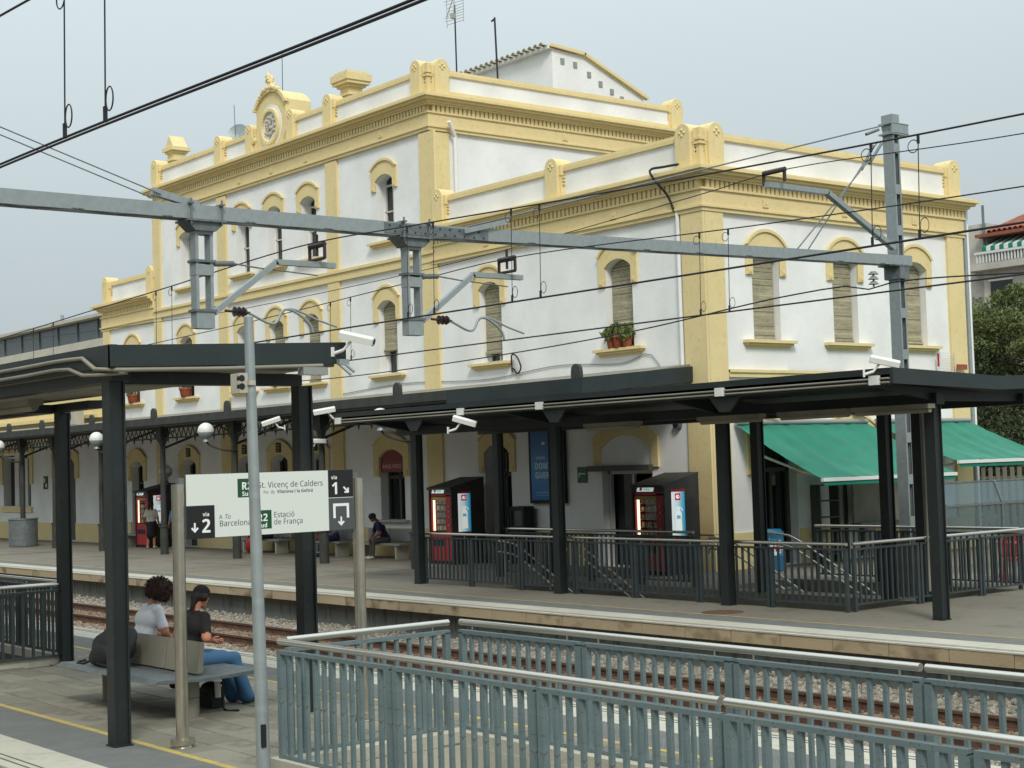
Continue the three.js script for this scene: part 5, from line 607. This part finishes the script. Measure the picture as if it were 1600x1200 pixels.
// ---------- people ----------
// surface nets over a smooth union of tapered capsules; each bone carries a colour
function sdf(bones, cell, k = 0.03) {
  const lo = V(9, 9, 9), hi = V(-9, -9, -9); for (const b of bones) for (const [p, r] of [[b.a, b.ra], [b.b, b.rb]]) { lo.min(V(p[0] - r, p[1] - r, p[2] - r)); hi.max(V(p[0] + r, p[1] + r, p[2] + r)); } lo.addScalar(-2.5 * cell); hi.addScalar(2.5 * cell);
  const n = [0, 1, 2].map((i) => Math.ceil((hi.getComponent(i) - lo.getComponent(i)) / cell) + 1), [nx, ny, nz] = n, F = new Float32Array(nx * ny * nz).fill(1), id = (i, j, l) => i + nx * (j + ny * l);
  const bd = (b, x, y, z) => { const ax = x - b.a[0], ay = y - b.a[1], az = z - b.a[2], t = b.L2 ? Math.max(0, Math.min(1, (ax * b.d[0] + ay * b.d[1] + az * b.d[2]) / b.L2)) : 0, qx = ax - t * b.d[0], qy = ay - t * b.d[1], qz = (az - t * b.d[2]) ; const s = b.s ?? [1, 1, 1]; return Math.hypot(qx / s[0], qy / s[1], qz / s[2]) - (b.ra + (b.rb - b.ra) * t); };
  for (const b of bones) { b.d = [b.b[0] - b.a[0], b.b[1] - b.a[1], b.b[2] - b.a[2]]; b.L2 = b.d[0] ** 2 + b.d[1] ** 2 + b.d[2] ** 2; const R = Math.max(b.ra, b.rb) * 1.6 + 0.08;
    const r = [0, 1, 2].map((i) => [Math.max(0, Math.floor((Math.min(b.a[i], b.b[i]) - R - lo.getComponent(i)) / cell)), Math.min(n[i] - 1, Math.ceil((Math.max(b.a[i], b.b[i]) + R - lo.getComponent(i)) / cell))]);
    for (let l = r[2][0]; l <= r[2][1]; l++) for (let j = r[1][0]; j <= r[1][1]; j++) for (let i = r[0][0]; i <= r[0][1]; i++) { const o = id(i, j, l), d = bd(b, lo.x + i * cell, lo.y + j * cell, lo.z + l * cell), f = F[o], kk = b.k ?? k, h = Math.max(kk - Math.abs(f - d), 0) / kk; F[o] = Math.min(f, d) - h * h * kk * 0.25; } }
  const vid = new Int32Array(nx * ny * nz).fill(-1), P = [], Cc = [], I = [];
  for (let l = 0; l < nz - 1; l++) for (let j = 0; j < ny - 1; j++) for (let i = 0; i < nx - 1; i++) {
    let c = 0, sx = 0, sy = 0, sz = 0; const f = (a, b, d) => F[id(i + a, j + b, l + d)];
    for (const [a, b] of EDG) { const fa = f(...a), fb = f(...b); if ((fa < 0) !== (fb < 0)) { const t = fa / (fa - fb); sx += a[0] + (b[0] - a[0]) * t; sy += a[1] + (b[1] - a[1]) * t; sz += a[2] + (b[2] - a[2]) * t; c++; } }
    if (!c) continue; vid[id(i, j, l)] = P.length / 3; const x = lo.x + (i + sx / c) * cell, y = lo.y + (j + sy / c) * cell, z = lo.z + (l + sz / c) * cell; P.push(x, y, z);
    let best = 9, col = bones[0].c; for (const b of bones) { const d = bd(b, x, y, z); if (d < best) { best = d; col = b.c; } } Cc.push(...col);
  }
  const quad = (a, b, c, d, flip) => { if (a < 0 || b < 0 || c < 0 || d < 0) return; flip ? I.push(a, c, b, a, d, c) : I.push(a, b, c, a, c, d); };
  for (let l = 1; l < nz - 1; l++) for (let j = 1; j < ny - 1; j++) for (let i = 1; i < nx - 1; i++) { const f = F[id(i, j, l)] < 0;
    if (f !== F[id(i + 1, j, l)] < 0) quad(vid[id(i, j - 1, l - 1)], vid[id(i, j, l - 1)], vid[id(i, j, l)], vid[id(i, j - 1, l)], !f);
    if (f !== F[id(i, j + 1, l)] < 0) quad(vid[id(i - 1, j, l - 1)], vid[id(i - 1, j, l)], vid[id(i, j, l)], vid[id(i, j, l - 1)], !f);
    if (f !== F[id(i, j, l + 1)] < 0) quad(vid[id(i - 1, j - 1, l)], vid[id(i, j - 1, l)], vid[id(i, j, l)], vid[id(i - 1, j, l)], !f); }
  const g = new THREE.BufferGeometry(); g.setAttribute('position', new THREE.Float32BufferAttribute(P, 3)); g.setAttribute('color', new THREE.Float32BufferAttribute(Cc, 3)); g.setIndex(I); g.computeVertexNormals(); return g;
}
const EDG = []; for (let a = 0; a < 8; a++) for (const b of [1, 2, 4]) if (!(a & b)) EDG.push([[a & 1, (a >> 1) & 1, (a >> 2) & 1], [(a | b) & 1, ((a | b) >> 1) & 1, ((a | b) >> 2) & 1]]);
const B = (a, b, ra, rb, c, o = {}) => ({ a, b, ra, rb, c, ...o });
const lin = (hex) => { const c = new THREE.Color(hex); return [c.r, c.g, c.b]; };
function headGeo(skin, cell) { const e = lin('#1c1612'), lip = skin.map((v, i) => v * [0.85, 0.6, 0.6][i]), s = skin; return sdf([B([0, 0.125, -0.012], [0, 0.135, 0.0], 0.088, 0.088, s, { s: [0.88, 1.05, 1.05] }), B([0, 0.05, 0.03], [0, 0.035, 0.05], 0.055, 0.034, s), B([0, 0.105, 0.085], [0, 0.082, 0.108], 0.011, 0.014, s, { k: 0.012 }), B([-0.078, 0.1, -0.005], [-0.08, 0.08, 0], 0.015, 0.011, s, { k: 0.01 }), B([0.078, 0.1, -0.005], [0.08, 0.08, 0], 0.015, 0.011, s, { k: 0.01 }), B([-0.032, 0.112, 0.078], [-0.03, 0.112, 0.078], 0.011, 0.011, e, { k: 0.004 }), B([0.032, 0.112, 0.078], [0.03, 0.112, 0.078], 0.011, 0.011, e, { k: 0.004 }), B([-0.018, 0.048, 0.082], [0.018, 0.048, 0.082], 0.008, 0.008, lip, { k: 0.006 }), B([-0.044, 0.127, 0.078], [-0.018, 0.13, 0.086], 0.007, 0.006, lin('#2a1d14'), { k: 0.005 }), B([0.044, 0.127, 0.078], [0.018, 0.13, 0.086], 0.007, 0.006, lin('#2a1d14'), { k: 0.005 })], cell, 0.03); }
function handGeo(skin, cell, side) { const b = [B([0, 0, 0], [0, -0.07, 0.005], 0.026, 0.034, skin, { s: [1, 1, 0.6] })], fx = [-0.027, -0.009, 0.009, 0.026], fl = [0.062, 0.072, 0.068, 0.052]; fx.forEach((x, i) => { const L = fl[i]; b.push(B([x, -0.085, 0.006], [x * 1.1, -0.085 - L * 0.5, 0.016], 0.0095, 0.009, skin, { k: 0.004 }), B([x * 1.1, -0.085 - L * 0.5, 0.016], [x * 1.12, -0.085 - L * 0.92, 0.036], 0.009, 0.0075, skin, { k: 0.004 })); }); b.push(B([-0.024, -0.03, 0.008], [-0.05, -0.065, 0.024], 0.013, 0.0105, skin, { k: 0.008 }), B([-0.05, -0.065, 0.024], [-0.05, -0.095, 0.036], 0.0105, 0.0085, skin, { k: 0.004 })); const g = sdf(b, cell, 0.012); if (side < 0) { g.scale(-1, 1, 1); const ix = g.index; for (let i = 0; i < ix.count; i += 3) { const t = ix.getX(i); ix.setX(i, ix.getX(i + 1)); ix.setX(i + 1, t); } g.computeVertexNormals(); } return g; }
const mBody = std({ vertexColors: true, roughness: 0.85 });
function person(lab, pos, turn, o) {
  const t = thing('person', lab, 'person', pos, turn), sk = lin(o.skin ?? '#c08a68'), sh = lin(o.shirt), tr = lin(o.legs), shoe = lin(o.shoe ?? '#20201f'), fine = o.fine, cell = fine ? 0.014 : 0.02, j = o.j, bn = [];
  const [hip, chest, neck] = [j.hip, j.chest, j.neck], add = (v, w) => [v[0] + w[0], v[1] + w[1], v[2] + w[2]], mid = (a, b, q = 0.5) => a.map((v, i) => v + (b[i] - v) * q);
  const w = o.wide ?? 1;
  bn.push(B(add(hip, [-0.085 * w, 0, 0]), add(hip, [0.085 * w, 0, 0]), 0.115 * w, 0.115 * w, o.skirt ? lin(o.skirt) : tr), B(add(mid(hip, chest, 0.15), [-0.06, 0.02, 0]), add(mid(hip, chest, 0.55), [-0.07, 0, 0]), 0.11 * w, 0.105 * w, sh), B(add(mid(hip, chest, 0.15), [0.06, 0.02, 0]), add(mid(hip, chest, 0.55), [0.07, 0, 0]), 0.11 * w, 0.105 * w, sh), B(add(chest, [-0.08 * w, 0, 0]), add(chest, [0.08 * w, 0, 0]), 0.118 * w, 0.118 * w, sh), B(add(neck, [-0.13 * w, -0.075, 0]), add(neck, [0.13 * w, -0.075, 0]), 0.062, 0.062, sh), B(neck, mid(neck, j.head, 0.6), 0.05, 0.047, sk));
  for (const s of [-1, 1]) { const S = s < 0 ? 'L' : 'R', sp = add(neck, [s * 0.165 * w, -0.075, 0]), el = j['el' + S], wr = j['wr' + S], kn = j['kn' + S], an = j['an' + S], toe = j['toe' + S], hp = add(hip, [s * 0.09, -0.01, 0]);
    const me = mid(sp, el, 0.72); bn.push(B(sp, me, 0.063, 0.056, sh), B(me, el, 0.05, 0.044, o.sleeve === 'long' ? sh : sk), B(el, wr, 0.044, 0.029, o.sleeve === 'long' ? sh : sk));
    const sk2 = o.skirt ? sk : tr; bn.push(B(hp, kn, 0.097 * w, 0.067, o.skirt ? lin(o.skirt) : tr), B(kn, an, o.flare ? 0.064 : 0.06, o.flare ?? 0.045, sk2), B(add(an, [0, -0.03, 0]), toe, 0.043, 0.036, shoe)); }
  if (o.skirt) bn.push(B(add(hip, [-0.04, -0.05, 0]), add(mid(hip, mid(j.knL, j.knR), 0.95), [0, 0, 0]), 0.15, 0.19, lin(o.skirt)));
  const geos = [sdf(bn, cell, 0.035)], hd = headGeo(sk, fine ? 0.007 : 0.011); hd.rotateX(o.nod ?? 0); hd.rotateY(o.look ?? 0); const hb = j.head; hd.translate(hb[0], hb[1] - 0.09, hb[2]); geos.push(hd);
  for (const s of [-1, 1]) { const S = s < 0 ? 'L' : 'R', el = j['el' + S], wr = j['wr' + S], hg = handGeo(sk, fine ? 0.0045 : 0.006, s), d = V(wr[0] - el[0], wr[1] - el[1], wr[2] - el[2]).normalize(); hg.applyQuaternion(new THREE.Quaternion().setFromUnitVectors(V(0, -1, 0), d)); hg.translate(...wr); geos.push(hg); }
  const all = mergeGeometries(geos.map((g) => g.toNonIndexed())); part('body', tri(all), mBody, t);
  const hc = o.hair; const q = []; if (o.style === 'curly') { for (let i = 0; i < 260; i++) { const a = rnd() * 6.283, z = rr(-0.75, 1), rad = Math.sqrt(1 - Math.min(1, z * z)); const x = 0.128 * rad * Math.cos(a), zz = 0.128 * rad * Math.sin(a) - 0.025; if (zz > 0.075 && z < 0.25) continue; const g = new THREE.IcosahedronGeometry(rr(0.022, 0.05), 1); const gp = g.attributes.position; for (let k = 0; k < gp.count; k++) { const f = rr(0.8, 1.2); gp.setXYZ(k, gp.getX(k) * f, gp.getY(k) * f, gp.getZ(k) * f); } q.push(g.translate(x, 0.125 + 0.122 * z, zz)); }  for (let i = 0; i < 240; i++) { const a = rnd() * 6.283, z = rr(-0.6, 1), rad = Math.sqrt(1 - z * z), d = V(rad * Math.cos(a), z, rad * Math.sin(a)); if (d.z > 0.5 && z < 0.2) continue; const p = d.clone().multiplyScalar(0.146).add(V(0, 0.13, -0.03)); q.push(tube([[p.x, p.y, p.z], [p.x + d.x * 0.02 + rr(-0.02, 0.02), p.y + d.y * 0.02 + 0.01, p.z + d.z * 0.02 + rr(-0.02, 0.02)], [p.x + d.x * 0.035 + rr(-0.02, 0.02), p.y + d.y * 0.03 - 0.01, p.z + d.z * 0.035 + rr(-0.02, 0.02)]], 0.004, 5, 4)); } }
  else { const b = [B([0, 0.15, -0.025], [0, 0.165, 0.005], 0.094, 0.09, [1, 1, 1], { s: [0.95, 1, 1.08] }), B([-0.07, 0.11, -0.04], [0.07, 0.11, -0.04], 0.045, 0.045, [1, 1, 1])]; if (o.style === 'tail') b.push(B([0, 0.1, -0.1], [0.02, -0.06, -0.12], 0.042, 0.016, [1, 1, 1])); if (o.style === 'tail') for (let i = 0; i < 230; i++) { const a = rnd() * 6.283, e = rr(0.05, 1), d0 = V(Math.cos(a) * Math.sqrt(1 - e * e) * 0.95, e, Math.sin(a) * Math.sqrt(1 - e * e)), d1 = V(rr(-0.12, 0.12), -0.35, -1).normalize(), pts = []; if (d0.z > 0.55 && e < 0.55) continue; for (let k = 0; k <= 5; k++) { const d = d0.clone().lerp(d1, k / 5).normalize(), r = 0.1 + 0.004 * hash(i, k); pts.push([d.x * r * 0.95, 0.158 + d.y * r, -0.014 + d.z * r * 1.06]); } pts.push([rr(-0.02, 0.03), rr(-0.08, 0.02), -0.125 + rr(-0.02, 0.02)]); q.push(tube(pts, 0.0028, 10, 4)); }
    if (o.style === 'long') b.push(B([-0.05, 0.08, -0.06], [-0.06, -0.1, -0.06], 0.05, 0.03, [1, 1, 1]), B([0.05, 0.08, -0.06], [0.06, -0.1, -0.06], 0.05, 0.03, [1, 1, 1])); const g = sdf(b, fine ? 0.009 : 0.014, 0.03); g.deleteAttribute('color'); q.push(g); }
  if (o.style !== 'bald') { const hg = M(q); hg.rotateX(o.nod ?? 0); hg.rotateY(o.look ?? 0); hg.translate(hb[0], hb[1] - 0.09, hb[2]); part('hair', hg, std({ color: hc, roughness: 0.7 }), t); }
  return t;
}
// joints in metres, facing +z, origin on the floor under the hips
const sit = (o = {}) => { const f = o.lean ?? 0, y = o.y ?? 0.56, kx = o.kx ?? 0.11, d = o.d ?? 0.42; return { hip: [0, y, 0], chest: [0, y + 0.34, f * 0.7], neck: [0, y + 0.53, f * 1.1], head: [0, y + 0.64, f * 1.1 + (o.hf ?? 0.03)], elL: [-0.27, y + 0.2, f + 0.06], elR: [0.27, y + 0.2, f + 0.06], wrL: o.wrL ?? [-0.13, y + 0.12, d * 0.72], wrR: o.wrR ?? [0.13, y + 0.12, d * 0.72], knL: [-kx, y - 0.03, d], knR: [kx, y - 0.03, d], anL: [-kx - 0.01, 0.09, d + (o.ank ?? 0.03)], anR: [kx + 0.01, 0.09, d + (o.ankR ?? o.ank ?? 0.03)], toeL: [-kx - 0.03, 0.04, d + 0.17 + (o.ank ?? 0.03)], toeR: [kx + 0.03, 0.04, d + 0.17 + (o.ankR ?? o.ank ?? 0.03)] }; };
const stand = (h = 1.66) => { const s = h / 1.7; const j = { hip: [0, 0.93, 0], chest: [0, 1.22, 0], neck: [0, 1.44, -0.01], head: [0, 1.565, 0.02], elL: [-0.25, 1.1, -0.02], elR: [0.26, 1.12, 0.02], wrL: [-0.26, 0.88, 0.08], wrR: [0.2, 0.95, 0.18], knL: [-0.1, 0.5, 0.02], knR: [0.12, 0.5, 0.05], anL: [-0.11, 0.09, -0.02], anR: [0.16, 0.09, 0.02], toeL: [-0.13, 0.04, 0.14], toeR: [0.2, 0.04, 0.17] }; for (const k in j) j[k] = j[k].map((v) => v * s); return j; };
person('person with curly brown hair in a white T-shirt, seen from behind on the island bench', [-17.72, 0, -8.33], Math.PI - 0.05, { fine: true, shirt: '#e2e4ea', legs: '#2b2d33', hair: 0x3a211a, style: 'curly', skin: '#b98064', wide: 1.08, nod: 0.35, look: -0.25, j: sit({ lean: 0.13, hf: 0.08 }) });
{ const j = sit({ lean: 0.14, d: 0.47, kx: 0.11, ank: 0.1, ankR: 0.04, y: 0.55, hf: 0.06, wrL: [0.12, 0.76, 0.3], wrR: [-0.02, 0.71, 0.33] }); for (const k of ['knL', 'knR', 'anL', 'anR', 'toeL', 'toeR']) j[k][0] -= k[0] === 'k' ? 0.2 : k[0] === 'a' ? 0.26 : 0.32; j.anR[0] -= 0.04; j.knR[0] += 0.04; j.elL = [-0.33, 0.78, 0.1]; j.elR = [0.33, 0.78, 0.1];
  person('person in a black T-shirt and flared blue jeans seated on the island bench', [-16.5, 0, -8.28], Math.PI + 0.05, { fine: true, shirt: '#141416', legs: '#3d6488', shoe: '#24262b', hair: 0x1d1513, style: 'tail', skin: '#c08468', wide: 1.28, flare: 0.088, nod: 0.3, look: 0.35, j }); }
person('man in a dark blue shirt bending forward on the bench by the wall', [-38.25, 0, -25.7], -0.25, { shirt: '#14163a', legs: '#4a453e', shoe: '#b9b5ab', hair: 0x1a1512, style: 'short', skin: '#7a5040', nod: 0.5, j: sit({ lean: 0.22, y: 0.55, hf: 0.1, wrL: [-0.08, 0.62, 0.42], wrR: [0.08, 0.62, 0.42] }) });
person('standing woman in a white top and long black dress by the vending machine', [-52.5, 0, -25.15], -2.4, { shirt: '#b9b3a6', legs: '#151519', skirt: '#14141a', shoe: '#d8d4ca', hair: 0x241712, style: 'long', skin: '#a8705a', j: stand(1.68) });
person('standing person in a light blue top and black shorts left of the sign post', [-51.35, 0, -25.55], 0.6, { shirt: '#5f97bd', legs: '#17181d', skirt: '#17181d', shoe: '#8a7a6a', hair: 0x2a1c16, style: 'long', skin: '#b07a60', j: stand(1.62) });
person('seated person in a bright blue shirt right of the far column below the sign', [-41.0, 0, -25.66], 0.2, { shirt: '#1f4f9a', legs: '#2a2c34', hair: 0x1d1612, style: 'short', skin: '#9a664e', j: sit({ lean: 0.12 }) });
person('seated person in salmon pink trousers below the sign', [-41.95, 0, -25.66], -0.1, { shirt: '#6a5a58', legs: '#b8685c', hair: 0x2a1a14, style: 'long', skin: '#b07a60', j: sit({ lean: 0.05 }) });
person('seated person in dark jeans with a red bag below the sign', [-45.0, 0, -25.66], 0.1, { shirt: '#23252b', legs: '#232a38', shoe: '#5a3a30', hair: 0x1d1612, style: 'short', skin: '#9a664e', j: sit({ lean: 0.08 }) });
{ const t = thing('red_bag', 'dark red bag beside the seated person in dark jeans', 'bag', [-45.45, 0, -25.25]); part('bag', M(new THREE.SphereGeometry(0.24, 16, 12).scale(0.9, 1.15, 0.7).translate(0, 0.27, 0)), m.red, t); part('handle', M(new THREE.TorusGeometry(0.12, 0.015, 6, 16, Math.PI).translate(0, 0.5, 0)), m.black, t); }
// ---------- background ----------
function tree(lab, x, z, h, rad, k, n, base = 0.25) {
  const t = thing('pine_tree', lab, 'tree', [x, 0, z], 0, 'trees right of the station'), tr = [rod([0, 0, 0], [0.15, h * 0.45, 0.1], 0.24, 0.16, 10), rod([0.15, h * 0.45, 0.1], [0, h * 0.85, 0], 0.16, 0.05, 8)], cr = [];
  for (let i = 0; i < n; i++) { const a = rnd() * 6.283, v = Math.pow(rnd(), 0.8), y = h * (base + (0.97 - base) * v), env = rad * (0.35 + 0.75 * Math.sin(Math.PI * (0.12 + 0.8 * (1 - v)))) , q = env * Math.sqrt(rr(0.25, 1)), px = q * Math.cos(a), pz = q * Math.sin(a); if (i % 3 === 0) tr.push(rod([0.1, Math.max(0.5, y - 0.8), 0.05], [px * 0.9, y - 0.1, pz * 0.9], 0.05, 0.015, 5)); cr.push(leaves(420, rr(0.45, 0.9), 0.075, 0.6, 0.5).translate(px, y, pz)); }
  part('trunk', M(tr), m.bark, t); part('crown', M(cr), m.leaf[k], t);
}
tree('tall dark pine at the right edge beside the building', -33.2, -47, 7.5, 2.7, 2, 110, 0.1); tree('broad green pine at the far right', -29.4, -46, 8.2, 3.0, 0, 110, 0.15); tree('dark pine behind the awning at the right', -31.8, -43.5, 6.4, 2.2, 2, 90, 0.05); tree('green pine further right beyond the picture edge', -25.5, -45, 8.8, 2.8, 0, 40, 0.2); tree('shrubby dark tree low behind the right awning', -28, -41.5, 4.6, 2.0, 2, 70, 0.1);
{ const t = thing('garden_fence', 'slatted pale fence behind the terrace at the right', 'fence', [0, 0, -39.5]); const sl = M(box(0.12, 2.1, 0.03, 0, 1.05, 0)); for (let i = 0; i < 60; i++) part('slat', sl, m.soffit, t).position.set(-32 + i * 0.24, 0, rr(-0.01, 0.01)); for (const y of [0.4, 1.1, 1.8]) part('fence_rail', M(bx(-32.1, -17.6, y - 0.04, y + 0.04, -0.07, -0.02)), m.soffit, t); }
m.tileRoof = [0, 1, 2].map((k) => std({ map: mottled(128, 0.7, [160 - 12 * k, 98 - 8 * k, 78 - 6 * k], [124, 72, 56], 7, 4, 141 + k), roughness: 0.9 }));
m.oldWall = std({ map: tex(512, 5, concFn([198, 192, 182], [172, 166, 156], [120, 112, 102], 151)), roughness: 0.92 });
m.greyGlass = new THREE.MeshPhysicalMaterial({ color: 0x454d50, roughness: 0.25 });
{ const t = thing('tiled_house', 'grey and white house with red tiled roof and striped balcony awning', 'house', [0, 0.34, -60]);
  part('wall', M(bx(-41.2, -22, 0, 11.9, -9, -1.6), bx(-41.2, -22, 0, 10.2, -1.6, 0)), m.oldWall, t); part('side_wall', M(bx(-42.9, -41.22, 0, 12.4, -8, -0.4)), m.oldWall, t); part('balcony_slab', M(bx(-41.9, -22, 10.2, 10.5, -1.5, 0.5)), m.oldWall, t);
  const tg = M(ext([...arc(0.12, 0, 0.11, 6), ...arc(0.095, 0, 0.085, 6).reverse()], 0.62)); const rf = part('roof', M(bar([-31.5, 11.86, -0.4], [-31.5, 13.15, -4.2], 19.6, 0.08)), m.tileRoof[2], t);
  for (let r = 0; r < 5; r++) for (let c = 0; c < 32; c++) { const q = part('roof_tile', tg, m.tileRoof[(hash(r, c) * 3) | 0], rf); q.position.set(-41.1 + c * 0.27, 11.9 + (4 - r) * 0.2 + 0.27, -1.0 - (4 - r) * 0.6); q.rotation.x = 0.33; }
  part('eave', M(bx(-41.5, -22, 11.72, 11.86, -0.7, 0.1)), m.tileRoof[1], t);
  const bal = []; for (let x = -41.2; x < -30; x += 0.16) bal.push(box(0.07, 0.4, 0.07, x, 10.72, 0.42)); part('balustrade', M(bal, bx(-41.3, -30, 10.9, 11.0, 0.34, 0.5)), m.frameWhite, t).userData.kind = 'stuff';
  for (let k = 0; k < 22; k++) part('awning_stripe', M(ext([[0, 11.85], [0.06, 11.85], [1.5, 11.25], [1.5, 11.05], [1.47, 11.05], [1.44, 11.22]].map(([a, b]) => [-a, b]), 0.22).rotateY(Math.PI / 2).translate(-41.1 + k * 0.225, 0, -1.3)), k % 2 ? m.frameWhite : m.canvas, t);
  for (const x of [-40.2, -37.5]) { const w = part('balcony_door', M(bx(x - 0.6, x + 0.6, 10.5, 12.0 - 0.3, -1.59, -1.55)), m.glass, t); } for (const [x, y] of [[-40.3, 8.4], [-37.6, 8.4], [-40.3, 5.2]]) { const w = sub('window', t); part('pane', M(bx(x - 0.55, x + 0.55, y, y + 1.3, 0.0, 0.03)), m.glass, w); part('frame', M(bx(x - 0.62, x + 0.62, y - 0.08, y, 0, 0.08), bx(x - 0.62, x + 0.62, y + 1.3, y + 1.38, 0, 0.08)), m.frameWhite, w); }
  part('chimney_pipe', M(cyl(0.09, 0.09, 1.2, -40.6, 12.5, -3, 10), cyl(0.09, 0.2, 0.25, -40.6, 13.7, -3, 10)), m.galv, t); part('drain_pipe', M(rod([-41.3, 5, -0.3], [-41.3, 13.2, -0.3], 0.06)), m.galvDark, t); }
{ const t = thing('apartment_block', 'beige apartment block with dark glazed top floor at the far left', 'building', [0, 0, -40]);
  part('wall', M(bx(-112, -88.5, 0, 9.9, -9, -0.6), bx(-112, -88.3, 9.9, 10.9, -9, 0)), m.oldWall, t); part('balcony_band', M(bx(-112, -88.2, 10.05, 11.0, 0, 0.25)), m.edge, t); part('top_floor', M(bx(-111.5, -88.8, 10.95, 12.4, -8, -0.5)), m.greyGlass, t);
  for (let x = -110; x < -89; x += 3.1) part('glazing_bar', M(bx(x - 0.05, x + 0.05, 11, 12.4, -0.5, -0.42)), m.galvDark, t); part('roof', M(bx(-112, -88.4, 12.4, 12.6, -8.4, 0.1), bx(-104, -89.5, 12.6, 13.1, -7, -2.5)), m.edge, t);
  for (let k = 0; k < 8; k++) { const x = -110.5 + k * 2.8, w = sub('window', t); part('pane', M(bx(x - 0.6, x + 0.6, 8.3, 9.6, -0.6, -0.56)), m.glass, w); part('frame', M(bx(x - 0.68, x + 0.68, 9.6, 9.7, -0.6, -0.5), bx(x - 0.68, x + 0.68, 8.2, 8.3, -0.6, -0.5)), m.frameWhite, w); const w2 = sub('window', t); part('pane', M(bx(x - 0.6, x + 0.6, 5.2, 6.6, -0.6, -0.56)), m.glass, w2); }
  part('roof_vent', M(cyl(0.12, 0.12, 0.9, -100.5, 12.6, -2, 10)), m.galv, t); }
// the street of houses on the other side of the line, behind the camera
[[-72, 19, 17], [-52, 19, 18.5], [-32, 17, 20], [-13, 20, 17.5], [6, 18, 19.5], [26, 16, 17]].forEach(([x, w, h], i) => { const t = thing('town_house', ['ochre', 'pale', 'grey', 'cream', 'brown', 'plain'][i] + ' town house across the line behind the camera', 'house', [x, 0, 17], 0, 'houses behind the camera'); part('wall', M(bx(-w / 2, w / 2, -1.2, h, 0, 10)), m.oldWall, t); part('roof', M(bx(-w / 2 - 0.3, w / 2 + 0.3, h, h + 0.4, -0.3, 10.3)), m.tileRoof[i % 3], t); for (let f = 0; f < 5; f++) for (let c = -2; c <= 2; c++) part('window', M(bx(c * 3.2 - 0.6, c * 3.2 + 0.6, 2 + f * 3.4, 3.8 + f * 3.4, -0.03, 0.02)), m.glass, t); });
renderer.render(scene, camera);
